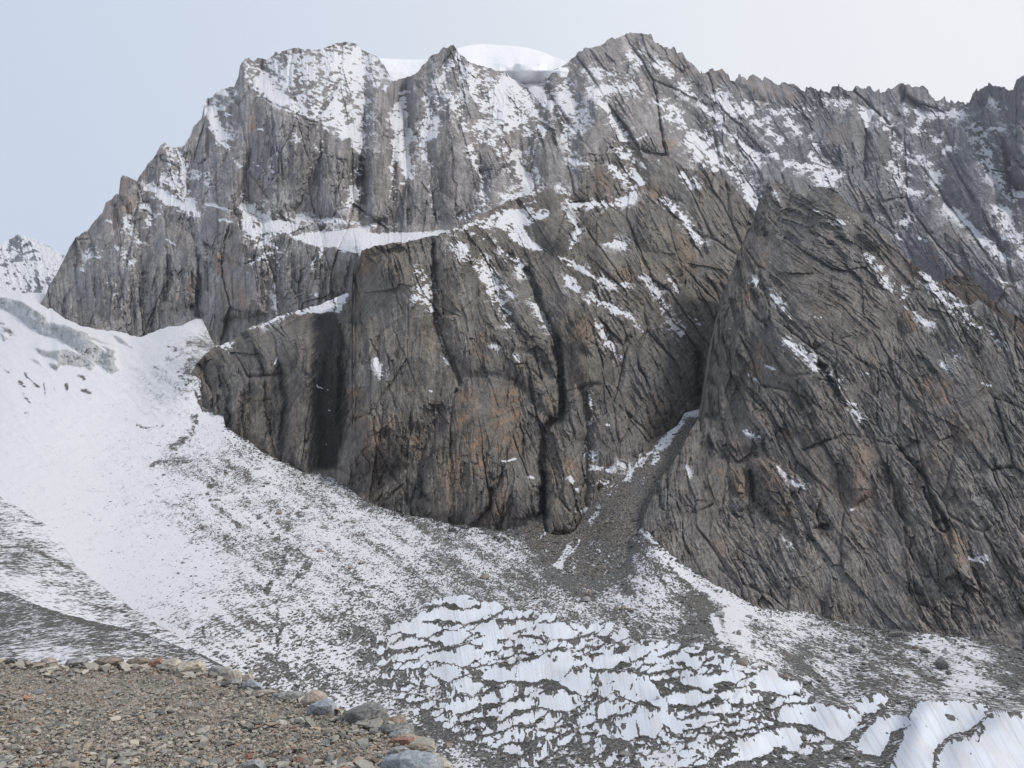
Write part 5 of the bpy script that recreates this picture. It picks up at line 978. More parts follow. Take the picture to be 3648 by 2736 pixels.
Y2 = moraine("moraine_bank", c7([(-700, 470), (-300, 540), (0, 600), (60, 610), (150, 650), (250, 690), (400, 740), (550, 775), (700, 810), (850, 850), (1000, 900), (1150, 960), (1260, 1020), (1330, 1070), (1450, 1160), (1600, 1280)]), [(-450, 2720), (1000, 2740)],
    cP([(0, 1284, 95), (100, 1310, 85), (250, 1350, 72), (400, 1410, 60), (0, 1440, 45), (200, 1440, 45), (450, 1480, 42), (600, 1600, 30), (-200, 1440, 50), (-200, 1260, 105), (0, 1600, 25), (300, 1600, 22)]), -420, 980, 2.6, 5.0, d2, 83, 3.0, rd, [(2, 1.5), (10, 12), (20, 60)])

# ------------------------------------------------------------------ the gravel terrace the photographer stands on
EYE = 1.7
rim_line = [(-700, 2346), (-300, 2350), (0, 2356), (60, 2354), (110, 2362), (200, 2364), (300, 2368), (400, 2366), (500, 2368), (600, 2376), (660, 2384), (730, 2394), (790, 2404), (830, 2424), (880, 2438), (930, 2455), (985, 2466), (1060, 2482), (1110, 2500), (1180, 2530), (1230, 2548), (1300, 2556), (1350, 2572), (1400, 2590), (1440, 2606), (1472, 2630), (1500, 2662), (1545, 2690), (1580, 2720), (1620, 2790), (1680, 2900), (1700, 3000)]
def ground_z(X, Y):
    return -EYE + 0.10 * fbm(X / 3.1 + 50, Y / 3.1 + 50, 301, 3) + 0.035 * fbm(X / 0.7 + 90, Y / 0.7 + 90, 302, 3)

def ground_hit(sx, sy):
    rx, rz = rays(np.asarray(sx, float), np.asarray(sy, float))
    Y = -EYE / rz
    for _ in range(6):
        Y = ground_z(rx * Y, Y) / rz
    return rx * Y, Y

sx, sy = columns(rim_line, [(-700, 2990), (1800, 2990)], -500, 1690, 2.5, 2.0, 41, 26, ystep=1.7)
gx_, gy_ = ground_hit(sx, sy)
gz_ = ground_z(gx_, gy_)
pc = [cells(gx_ / q, gy_ / q, 310 + i) for i, q in enumerate((0.16, 0.075, 0.038))]
relz = 0.020 * np.maximum(0, pc[0][0] + 0.1) * smooth(0.05, 0.3, pc[0][1]) + 0.020 * np.maximum(0, pc[1][0] + 0.25) * smooth(0.03, 0.2, pc[1][1]) + 0.012 * (pc[2][0] + 0.3) * smooth(0.03, 0.2, pc[2][1])
relz = relz - 0.022
P = np.stack([gx_, gy_, gz_ + relz], -1)
pinkish = np.clip(0.5 + 1.3 * fbm(gx_ / 2.2 + 7, gy_ / 1.2 + 3, 321, 3), 0, 1)[..., None]
ochre = np.clip(1.6 * fbm(gx_ / 1.3 + 17, gy_ / 0.9 + 13, 322, 3) - 0.1, 0, 1)[..., None] * 0.5
gcol = np.array((0.275, 0.248, 0.212)) * (1 - pinkish) + np.array((0.300, 0.243, 0.200)) * pinkish
gcol = gcol * (1 - ochre) + np.array((0.26, 0.20, 0.14)) * ochre
for (v, e), amt in zip(pc, (0.20, 0.28, 0.36)):
    gcol = gcol * (1 + amt * np.clip(v, -1, 1)[..., None])
P, k = with_back(P, [(0.15, 0.25), (1.0, 1.6), (3.0, 5.0)])

def stone_material(name, c1_, c2_, scale, spots=0.5, patch=None, patch_t=0.6, vcol=None):
    m, nt, b = nodes(name)
    tcn = add(nt, "ShaderNodeTexCoord"); v = tcn.outputs["Object"]
    n1 = noise_(nt, v, scale, 6, 0.7)
    n2 = noise_(nt, v, scale * 7, 3, 0.7)
    n3 = noise_(nt, v, scale * 0.5, 4, 0.6, 0.4)
    base = mixc(nt, maprange(nt, n1, 0.35, 0.65), c1_, c2_)
    if vcol: base = mixc(nt, 1.0, base, attr(nt, vcol), 'MULTIPLY')
    if patch: base = mixc(nt, maprange(nt, n3, patch_t - 0.06, patch_t + 0.06), base, patch)
    base = mixc(nt, 1.0, base, maprange(nt, n2, 0.3, 0.7, 1 - spots, 1 + spots, 'LINEAR'), 'MULTIPLY')
    nt.links.new(base, b.inputs["Base Color"])
    b.inputs["Roughness"].default_value = 0.88
    b.inputs["Specular IOR Level"].default_value = 0.25
    bp = add(nt, "ShaderNodeBump"); bp.inputs["Distance"].default_value = 0.12 / scale; bp.inputs["Strength"].default_value = 0.8
    nt.links.new(math_(nt, 'ADD', n1, math_(nt, 'MULTIPLY', n2, 0.3)), bp.inputs["Height"])
    nt.links.new(bp.outputs[0], b.inputs["Normal"])
    return m
M_grav = stone_material("gravel_ground", (0.8, 0.8, 0.8), (1.15, 1.15, 1.15), 14, 0.35, vcol="col")
grid_mesh("gravel_ground", P, {"col": pad_rows(gcol, k)}, M_grav, flat=True)

# ------------------------------------------------------------------ stones
def hull_rock(pts, cuts, rough, seed, mat, name):
    bm = bmesh.new()
    vs = [bm.verts.new(p) for p in pts]
    r = bmesh.ops.convex_hull(bm, input=vs)
    junk = [g for g in r["geom_interior"] + r["geom_unused"] if isinstance(g, bmesh.types.BMVert)]
    if junk: bmesh.ops.delete(bm, geom=list(set(junk)), context='VERTS')
    size = max((v.co for v in bm.verts), key=lambda c: c.length).length
    if cuts:
        bmesh.ops.bevel(bm, geom=list(bm.edges), offset=size * 0.014, segments=1, affect='EDGES', profile=0.6)
        bmesh.ops.triangulate(bm, faces=list(bm.faces))
        for _ in range(cuts):
            long = [e for e in bm.edges if e.calc_length() > size * 0.10]
            if not long: break
            bmesh.ops.subdivide_edges(bm, edges=long, cuts=1, use_grid_fill=True)
            bmesh.ops.triangulate(bm, faces=list(bm.faces))
        bm.normal_update()
        off = Vector((seed * 3.7, seed * 1.3, seed * 5.1))
        for v in bm.verts:
            q = v.co / size
            d = mnoise.fractal(q * 2.2 + off, 1.0, 2.0, 4) * 0.6 + (mnoise.cell(q * 4.0 + off) - 0.5) * 0.25 + mnoise.fractal(q * 9 + off, 1.0, 2.0, 3) * 0.25
            v.co += v.normal * d * rough * size
    bmesh.ops.recalc_face_normals(bm, faces=list(bm.faces))
    me = bpy.data.meshes.new(name)
    bm.to_mesh(me); bm.free()
    me.materials.append(mat)
    return me

def tag(o, label, cat, group=None, kind=None):
    o["label"] = label; o["category"] = cat
    if group: o["group"] = group
    if kind: o["kind"] = kind

MS = {
 'grey': stone_material("granite_grey", (0.24, 0.24, 0.245), (0.34, 0.335, 0.325), 4, 0.45),
 'pale': stone_material("granite_pale", (0.36, 0.34, 0.31), (0.47, 0.44, 0.40), 4, 0.40),
 'cream': stone_material("granite_cream", (0.34, 0.31, 0.26), (0.50, 0.45, 0.37), 4, 0.42, (0.30, 0.31, 0.34), 0.56),
 'pink': stone_material("granite_pink", (0.36, 0.29, 0.25), (0.42, 0.36, 0.32), 4, 0.42, (0.26, 0.255, 0.25), 0.57),
 'peach': stone_material("granite_peach", (0.42, 0.33, 0.26), (0.38, 0.35, 0.32), 5, 0.40),
 'red': stone_material("rusty_stone", (0.27, 0.15, 0.11), (0.33, 0.22, 0.18), 6, 0.40),
 'brown': stone_material("brown_stone", (0.22, 0.185, 0.15), (0.31, 0.26, 0.21), 4, 0.45, (0.24, 0.235, 0.225), 0.58),
 'dark': stone_material("dark_stone", (0.085, 0.088, 0.092), (0.15, 0.15, 0.15), 5, 0.4),
 'darkgrey': stone_material("dark_granite", (0.16, 0.158, 0.155), (0.25, 0.245, 0.235), 4, 0.5, (0.29, 0.265, 0.23), 0.60),
 'blue': stone_material("bluish_granite", (0.25, 0.275, 0.305), (0.36, 0.375, 0.395), 5, 0.45, (0.42, 0.39, 0.33), 0.66),
 'lichen': stone_material("lichened_stone", (0.20, 0.165, 0.14), (0.29, 0.24, 0.20), 3, 0.4, (0.42, 0.12, 0.03), 0.64),
}

def boulder(outline, mat, label, thick=0.7, seed=1, sink=0.02, group="boulders along the edge of the terrace", lift=0.0, yoff=0.0):
    xs = [p[0] for p in outline]; ys = [p[1] for p in outline]
    bx, by = (min(xs) + max(xs)) / 2, max(ys) + 3
    X, Y = ground_hit(bx, by + lift)
    X, Y = float(X), float(Y)
    w = (max(xs) - min(xs)) / F * Y
    T = thick * w
    Ym = Y + T * 0.28 + yoff
    rnd = random.Random(seed)
    cx, cy = sum(xs) / len(xs), sum(ys) / len(ys)
    mid = [place(x, y, Ym + rnd.uniform(-.12, .12) * T) for x, y in outline]
    fr = [place(cx + (x - cx) * rnd.uniform(.45, .78), cy + (y - cy) * rnd.uniform(.35, .75) + 0.05 * (max(ys) - min(ys)), Ym - T * rnd.uniform(.25, .5)) for x, y in outline[seed % 2::2]]
    bk = [place(cx + (x - cx) * .6, cy + (y - cy) * .6, Ym + T * rnd.uniform(.35, .5)) for x, y in outline[::2]]
    low = [Vector((p.x, p.y, p.z - 0.18 * w)) for p in mid if p.z < sum(q.z for q in mid) / len(mid)]
    pts = mid + fr + bk + low
    o_loc = Vector((sum(p.x for p in mid) / len(mid), Ym, min(p.z for p in mid)))
    me = hull_rock([p - o_loc for p in pts], 3, 0.036, seed, MS[mat], "boulder")
    o = bpy.data.objects.new("boulder", me); o.location = o_loc
    COL.objects.link(o)
    tag(o, label, "boulder", group)
    return o

B = [
 (f1, [(60, 430), (130, 370), (260, 345), (375, 400), (300, 440), (150, 450)], 'dark', "low dark slab at the far left end of the boulder rim", 0.5),
 (f1, [(450, 400), (540, 350), (620, 400), (600, 460), (490, 470)], 'pale', "small pale pointed boulder right after the low dark slab", 0.7),
 (f1, [(560, 470), (680, 420), (820, 440), (760, 500), (640, 505)], 'brown', "low dark brown stone half buried between pale rim boulders", 0.6),
 (f1, [(790, 400), (930, 340), (1080, 350), (1150, 420), (1050, 490), (870, 490)], 'pink', "rounded pinkish pale boulder left of the sloping grey slab", 0.7),
 (f1, [(1250, 490), (1330, 380), (1560, 330), (1760, 340), (1730, 430), (1500, 480), (1330, 505)], 'grey', "sloping grey slab left of the boulder with orange lichen", 0.6),
 (f1, [(1740, 480), (1880, 390), (2060, 310), (2250, 300), (2430, 360), (2460, 385), (2390, 460), (2200, 510), (1950, 520)], 'lichen', "brown pointed slab with bright orange lichen on its face", 0.6),
 (f2, [(250, 450), (330, 370), (500, 335), (700, 350), (790, 390), (720, 460), (500, 490), (330, 510)], 'brown', "broad grey brown boulder lying behind the low pinkish slab", 0.6),
 (f2, [(380, 530), (520, 490), (690, 460), (740, 540), (690, 590), (420, 595)], 'pink', "low pinkish slab in front of the broad grey brown boulder", 0.7),
 (f2, [(720, 440), (840, 370), (960, 325), (990, 370), (990, 450), (850, 520), (750, 540)], 'red', "reddish angular block left of the two cream boulders", 0.6),
 (f2, [(860, 600), (1000, 450), (1180, 350), (1290, 340), (1400, 430), (1300, 520), (1080, 570)], 'cream', "rear one of two leaning cream boulders on the rim", 0.6),
 (f2, [(1110, 580), (1300, 460), (1620, 390), (1700, 365), (1790, 400), (1860, 550), (1600, 615), (1420, 655), (1180, 640)], 'cream', "front one of two leaning cream boulders, with dark underside", 0.6),
 (f2, [(1900, 590), (1960, 520), (2100, 500), (2212, 530), (2290, 600), (2200, 700), (1980, 690)], 'grey', "grey block just right of the two cream boulders", 0.7),
 (f3, [(-110, 330), (0, 190), (110, 180), (150, 260), (100, 350), (-40, 400)], 'pale', "pale boulder at the left end of the heaped pale blocks", 0.7),
 (f3, [(40, 410), (150, 280), (270, 240), (340, 310), (330, 410), (200, 440)], 'cream', "yellowish block in the middle of the heaped pale blocks", 0.7),
 (f3, [(330, 490), (370, 350), (490, 320), (570, 370), (580, 440), (430, 500)], 'peach', "peach coloured block behind the smooth bluish boulder", 0.7),
 (f3, [(40, 490), (150, 420), (310, 430), (330, 520), (200, 560), (70, 545)], 'grey', "grey blocky stone left of the smooth bluish boulder", 0.8),
 (f3, [(340, 560), (460, 440), (570, 440), (660, 500), (800, 630), (640, 650), (460, 610)], 'blue', "smooth bluish boulder with a sloping right shoulder", 0.6),
 (f3, [(560, 700), (760, 640), (900, 630), (1050, 690), (940, 740), (700, 745)], 'peach', "flat peach coloured slab between bluish boulder and long grey block", 0.5),
 (f3, [(960, 740), (1080, 700), (1400, 665), (1600, 690), (1640, 730), (1500, 830), (1250, 830), (1080, 850), (980, 830)], 'grey', "long grey block lying left of the stacked pinkish boulder", 0.5),
 (f3, [(1620, 1050), (1690, 930), (2000, 800), (2150, 860), (2250, 1040), (2240, 1130), (1950, 1140)], 'blue', "pale grey boulder carrying the pinkish block on the rim", 0.7),
 (f3, [(1480, 880), (1650, 690), (1740, 630), (1880, 660), (2000, 720), (2040, 790), (1850, 870), (1650, 940), (1510, 930)], 'pink', "pinkish block leaning on top of the pale grey boulder", 0.6),
 (f4, [(370, 600), (440, 520), (760, 370), (960, 340), (1050, 370), (1150, 440), (1250, 620), (1200, 700), (1000, 790), (700, 740), (450, 660)], 'darkgrey', "largest dark grey pyramid shaped boulder on the rim", 0.6),
 (f4, [(1000, 850), (1080, 740), (1250, 660), (1500, 590), (1560, 650), (1610, 750), (1500, 800), (1200, 820)], 'brown', "topmost brown block of the pile at the corner of the rim", 0.6),
 (f4, [(1010, 900), (1130, 810), (1400, 770), (1620, 765), (1750, 820), (1740, 900), (1400, 920), (1250, 980), (1080, 970)], 'darkgrey', "wide flat block under the topmost brown block of the corner pile", 0.6),
 (f4, [(1200, 1050), (1280, 950), (1500, 890), (1700, 880), (1740, 960), (1710, 1050), (1500, 1065), (1300, 1070)], 'grey', "grey wedge in the middle of the corner pile", 0.6),
 (f4, [(1220, 1140), (1320, 1070), (1500, 1040), (1740, 1050), (1770, 1150), (1600, 1210), (1350, 1210)], 'red', "reddish brown block at the bottom of the corner pile", 0.6),
 (f4, [(1530, 1240), (1620, 1190), (1800, 1160), (1960, 1190), (2080, 1270), (2060, 1340), (1800, 1340)], 'brown', "tan boulder just behind the big blue grey boulder", 0.6),
 (f4, [(1210, 1340), (1300, 1260), (1480, 1210), (1600, 1250), (1700, 1310), (1500, 1420), (1280, 1420)], 'grey', "pale grey block leaning against the big blue grey boulder", 0.6),
 (f4, [(1080, 1760), (1095, 1520), (1220, 1410), (1550, 1320), (1800, 1300), (2050, 1340), (2240, 1400), (2300, 1560), (2300, 1800), (2100, 1860), (1300, 1860)], 'blue', "biggest blue grey boulder cut by the bottom of the picture", 0.6),
 (c11, [(150, 1300), (165, 1225), (230, 1185), (300, 1170), (400, 1200), (420, 1270), (340, 1310)], 'grey', "wide pale grey stone among cobbles at the bottom of the terrace", 0.7),
]
for i, (cv, pts, mt, lab, th) in enumerate(B):
    boulder(cv(pts), mt, lab, th, 100 + i)

# loose stones on the terrace: traced first, then the rest by the same hand
protos = []
for i in range(14):
    r = random.Random(900 + i)
    pts = []
    for _ in range(15):
        v = Vector((r.gauss(0, 1), r.gauss(0, 1), r.gauss(0, 1))).normalized()
        pts.append(Vector((v.x * 1.0, v.y * r.uniform(.7, 1), v.z * r.uniform(.5, .9))))
    protos.append(pts)
MESH = {}
def stone_mesh(i, mat):
    if (i, mat) not in MESH:
        MESH[(i, mat)] = hull_rock(protos[i], 2, 0.03, 40 + i, MS[mat], "stone")
    return MESH[(i, mat)]
WORD = {'grey': "grey", 'pale': "pale", 'cream': "cream", 'pink': "pinkish", 'peach': "peach coloured", 'red': "rusty red", 'brown': "brown", 'dark': "dark", 'darkgrey': "dark grey", 'blue': "bluish"}
def zone(sx_, sy_):
    if sy_ > 2680: return "at the bottom edge of the terrace" if sx_ > 520 else "at the bottom left of the terrace"
    if sy_ > 2560: return "on the open gravel left of the corner pile" if sx_ > 900 else ("in the middle of the gravel terrace" if sx_ > 400 else "on the gravel at the left side of the terrace")
    if sx_ > 820: return "on gravel below the smooth bluish boulder"
    if sx_ > 430: return "on gravel below the two cream boulders"
    return "on gravel below the slab with orange lichen"
used = {}
def stone(sx_, sy_, w, h, mat, rnd, label=None):
    """w, h: traced size; sy_: its foot"""
    X, Y = ground_hit(sx_, sy_ - 0.15 * h)
    X, Y = float(X), float(Y)
    s = w / F * Y / 2
    hz = h / F * Y / 2
    o = bpy.data.objects.new("stone", stone_mesh(rnd.randrange(14), mat))
    z = float(ground_z(np.array([X]), np.array([Y]))[0])
    o.location = (X, Y + s * 0.5, z + hz * 0.55)
    o.scale = (s, s * rnd.uniform(.75, 1.1), hz * 1.15)
    o.rotation_euler = (rnd.uniform(-.25, .25), rnd.uniform(-.25, .25), rnd.uniform(0, 6.28))
    COL.objects.link(o)
    size = "large" if w > 75 else ("middling" if w > 42 else "small")
    tag(o, label or "%s %s stone lying loose %s" % (size, WORD[mat], zone(sx_, sy_)), "stone", "loose stones on the gravel terrace")
T = [(f4, 80, 1590, 175, 200, 'grey', None), (f4, 280, 1680, 240, 220, 'grey', "faceted grey cobble at the bottom edge left of the dark shadowed one"), (f4, 450, 1620, 145, 200, 'darkgrey', "upright half dark cobble left of the tall pale cube"), (f4, 612, 1540, 195, 180, 'pale', "tall pale cube shaped cobble left of the big blue grey boulder"), (f4, 950, 1620, 230, 200, 'brown', "wedge shaped brown cobble beside the big blue grey boulder"), (f4, 362, 1470, 150, 110, 'dark', "single nearly black stone above the cobbles at the bottom edge"),
     (f4, 1060, 1480, 140, 120, 'grey', None), (f4, 1170, 1450, 95, 85, 'grey', None), (f4, 660, 1720, 230, 170, 'blue', "bluish cobble cut by the bottom edge below the pale cube"), (f4, 30, 1700, 160, 130, 'brown', None), (f4, 800, 1600, 150, 110, 'darkgrey', None), (f4, 450, 740, 180, 110, 'grey', "grey stone in front of the pyramid shaped boulder"), (f4, 350, 760, 80, 90, 'grey', None), (f4, 755, 870, 110, 100, 'pale', "round pale stone in front of the pyramid shaped boulder"), (f4, 960, 940, 120, 90, 'grey', None), (f4, 960, 850, 140, 110, 'darkgrey', None),
     (f4, 400, 880, 80, 70, 'pink', None), (f4, 600, 960, 110, 60, 'red', "flat rusty red stone on the gravel left of the corner pile"), (f4, 480, 1000, 150, 50, 'pale', None), (f4, 340, 1070, 130, 110, 'grey', None), (f4, 300, 960, 80, 90, 'pale', None), (f4, 60, 1180, 150, 130, 'grey', None), (f4, 890, 1240, 100, 60, 'pale', None), (f4, 1030, 1350, 230, 60, 'grey', None), (f4, 690, 1200, 120, 90, 'grey', None),
     (c11, 225, 1200, 100, 85, 'red', "rusty red block at the bottom left of the picked cobbles"), (c11, 680, 1100, 82, 55, 'red', "flat rusty red block on the gravel above the bottom cobbles"), (c11, 295, 1195, 50, 50, 'red', None), (c11, 710, 1240, 130, 90, 'red', None), (c11, 800, 1270, 140, 90, 'brown', None), (c11, 600, 1215, 130, 80, 'darkgrey', None), (c11, 1035, 1200, 85, 100, 'pale', None), (c11, 220, 1255, 110, 70, 'grey', None), (c11, 450, 1165, 110, 70, 'darkgrey', None), (c11, 160, 1110, 90, 80, 'grey', None), (c11, 500, 1130, 80, 60, 'grey', None), (c11, 990, 1050, 100, 80, 'grey', None), (c11, 1165, 965, 70, 55, 'grey', None), (c11, 925, 1240, 110, 70, 'grey', None), (c11, 1000, 1280, 110, 70, 'pale', None), (c11, 30, 1240, 110, 90, 'grey', None), (c11, 560, 1290, 110, 70, 'pale', None), (c11, 700, 1290, 120, 70, 'grey', None), (c11, 850, 1300, 130, 60, 'pink', None), (c11, 420, 980, 60, 70, 'peach', None), (c11, 1205, 800, 90, 60, 'grey', None), (c11, 130, 700, 40, 45, 'cream', None), (c11, 400, 710, 50, 25, 'brown', None), (c11, 775, 740, 30, 30, 'red', None), (c11, 55, 470, 70, 45, 'pale', None),
     (c10, 285, 1090, 75, 65, 'cream', None), (c10, 720, 1130, 90, 50, 'pale', None), (c10, 1255, 1190, 150, 100, 'pale', None), (c10, 1000, 1145, 60, 50, 'grey', None), (c10, 1110, 1075, 70, 35, 'grey', None), (c10, 15, 930, 60, 50, 'dark', "nearly black stone at the left border of the picture"), (c10, 85, 935, 80, 60, 'grey', None), (c10, 610, 1235, 60, 35, 'red', None), (c10, 240, 1255, 90, 60, 'grey', None), (c10, 370, 1225, 60, 55, 'darkgrey', None), (c10, 500, 1090, 80, 40, 'brown', None), (c10, 1990, 1150, 90, 50, 'brown', None), (c10, 1780, 1140, 70, 60, 'brown', None), (c10, 60, 435, 80, 35, 'dark', None), (c10, 360, 540, 90, 60, 'blue', None), (c10, 540, 475, 70, 45, 'grey', None), (c10, 655, 420, 60, 35, 'pale', None), (c10, 735, 315, 70, 35, 'pink', None), (c10, 890, 335, 50, 45, 'pink', None), (c10, 110, 345, 60, 40, 'dark', None), (c10, 1660, 445, 80, 50, 'grey', "pointed grey stone below the front cream boulder"), (c10, 1680, 393, 50, 18, 'red', "small bright red stone below the front cream boulder"), (c10, 1860, 680, 60, 55, 'pale', None), (c10, 1600, 555, 50, 55, 'pale', None), (c10, 1640, 640, 70, 40, 'darkgrey', None), (c10, 210, 675, 60, 45, 'blue', None), (c10, 655, 570, 35, 30, 'peach', "tiny peach coloured stone alone on the left gravel"), (c10, 480, 635, 60, 35, 'cream', None), (c10, 2050, 770, 35, 40, 'pale', None), (c10, 1990, 650, 60, 40, 'grey', None), (c10, 2050, 930, 80, 50, 'pink', None), (c10, 540, 1280, 100, 60, 'pale', None), (c10, 1640, 1260, 100, 60, 'grey', None), (c10, 1880, 1245, 120, 80, 'grey', None), (c10, 2100, 1250, 130, 80, 'grey', None)]
rnd = random.Random(77)
taken = []
for cv, x, y, w, h, mt, lab in T:
    k = {f4: 5.53, c11: 2.765, c10: 2.765}[cv]
    (a, b_), = cv([(x, y)])
    stone(a, b_, w / k, h / k, mt, rnd, lab)
    taken.append((a, b_ - h / k / 2, w / k * 0.6))
rim_x = [p[0] for p in rim_line]; rim_y = [p[1] for p in rim_line]
mats = ['grey'] * 7 + ['pale'] * 5 + ['darkgrey'] * 4 + ['pink'] * 3 + ['cream'] * 2 + ['brown'] * 2 + ['red', 'dark', 'blue']
n = 0
while n < 205:
    a = rnd.uniform(-10, 1560); b_ = rnd.uniform(2385, 2745)
    if b_ < np.interp(a, rim_x, rim_y) + 26: continue
    dn = (b_ - 2360) / 380.0
    if rnd.random() > 0.25 + 0.75 * dn: continue
    w = (11 + 15 * dn) * math.exp(rnd.gauss(0.1, 0.33)) * (1.25 if a > 700 and b_ > 2640 else 1.0)
    if any((a - q[0]) ** 2 + 3 * (b_ - q[1]) ** 2 < (q[2] + w * 0.5) ** 2 for q in taken): continue
    stone(a, b_, w, w * rnd.uniform(.5, .85), rnd.choice(mats), rnd)
    taken.append((a, b_ - w * 0.3, w * 0.5)); n += 1

def scatter(name, n, pos_size, cols, mat, seed, kind='stuff', flat=0.7):
    """many small stones in ONE mesh"""
    r = np.random.RandomState(seed)
    base = []
    for i in range(10):
        bm = bmesh.new()
        rr = random.Random(500 + i)
        vs = [bm.verts.new(Vector((rr.gauss(0, 1), rr.gauss(0, 1), rr.gauss(0, 1))).normalized()) for _ in range(11)]
        q = bmesh.ops.convex_hull(bm, input=vs)
        bm.verts.ensure_lookup_table(); bm.verts.index_update()
        base.append((np.array([v.co[:] for v in bm.verts]), np.array([[v.index for v in f.verts] for f in bm.faces])))
        bm.free()
    V, Fc, Cc = [], [], []
    nv = 0
    pos, size = pos_size
    for i in range(len(pos)):
        bv, bf = base[i % 10]
        a = r.uniform(0, 6.28)
        sc = size[i] * np.array([r.uniform(.7, 1.2), r.uniform(.7, 1.2), r.uniform(.5, 1.0) * flat])
        v = bv * sc
        ca, sa = math.cos(a), math.sin(a)
        t = r.uniform(-.4, .4)
        v = np.stack([v[:, 0] * ca - v[:, 1] * sa, v[:, 0] * sa + v[:, 1] * ca, v[:, 2] + t * v[:, 0]], 1) + pos[i]
        V.append(v); Fc.append(bf + nv); nv += len(v)
        Cc.append(np.repeat(cols[i][None], len(v), 0))
    V = np.concatenate(V).astype(f32); Fc = np.concatenate(Fc).astype(np.int32); Cc = np.concatenate(Cc)
    me = bpy.data.meshes.new(name)
    me.vertices.add(len(V)); me.vertices.foreach_set("co", V.reshape(-1))
    me.loops.add(len(Fc) * 3); me.loops.foreach_set("vertex_index", Fc.reshape(-1))
    me.polygons.add(len(Fc)); me.polygons.foreach_set("loop_start", np.arange(0, len(Fc) * 3, 3, dtype=np.int32))
    me.polygons.foreach_set("use_smooth", np.zeros(len(Fc), bool))
    me.update(calc_edges=True)
    at = me.attributes.new("col", 'FLOAT_COLOR', 'POINT')
    c = np.ones((len(V), 4), f32); c[:, :3] = Cc
    at.data.foreach_set("color", c.reshape(-1))
    me.materials.append(mat)
    o = bpy.data.objects.new(name, me); o["kind"] = kind
    COL.objects.link(o)
    return o

rs = np.random.RandomState(5)
N = 26000
a = rs.uniform(-250, 1640, N); b_ = 2340 + (2990 - 2340) * rs.uniform(0, 1, N) ** 0.9
ok = b_ > np.interp(a, rim_x, rim_y) + 4
a, b_ = a[ok], b_[ok]
nr = 420
a = np.concatenate([a, rs.uniform(-30, 1600, nr)]); br = np.interp(a[-nr:], rim_x, rim_y) + rs.uniform(0, 1, nr) ** 2 * 34 + 2
b_ = np.concatenate([b_, br])
X, Y = ground_hit(a, b_)
Z = ground_z(X, Y)
sz = 0.9 * np.exp(rs.normal(-4.25, 0.5, len(X))) * (0.9 + 0.35 * (fbm(X / 0.9, Y / 0.9, 340, 2) > 0.1))
sz[-nr:] = np.exp(rs.normal(-3.1, 0.4, nr))
pal = np.array([(0.25, 0.245, 0.235), (0.32, 0.31, 0.29), (0.38, 0.36, 0.33), (0.17, 0.17, 0.165), (0.28, 0.24, 0.21), (0.31, 0.255, 0.22), (0.23, 0.235, 0.225), (0.30, 0.19, 0.14), (0.11, 0.11, 0.11), (0.36, 0.30, 0.22)])
cols = np.array((1.24, 1.19, 1.10)) * pal[rs.choice(10, len(X), p=[.24, .2, .1, .12, .1, .06, .12, .015, .025, .02])] * rs.uniform(.8, 1.15, (len(X), 1))
scatter("gravel", len(X), (np.stack([X, Y, Z + sz * 0.25], 1), sz), cols, stone_material("gravel_stones", (0.85, 0.85, 0.85), (1.1, 1.1, 1.1), 30, 0.3, vcol="col"), 6)

# ------------------------------------------------------------------ boulders lying on the glacier, then the smaller rubble
def glacier_at(sx_, sy_):
    """nearest point of the glacier grid under a traced point"""
    j = int(round((sx_ - GL_SX[0, 0]) / (GL_SX[0, 1] - GL_SX[0, 0])))
    j = min(max(j, 0), GL_SX.shape[1] - 1)
    i = int(np.clip(np.searchsorted(GL_SY[:, j], sy_), 1, GL_SX.shape[0] - 1))
    return GL_P[i, j]

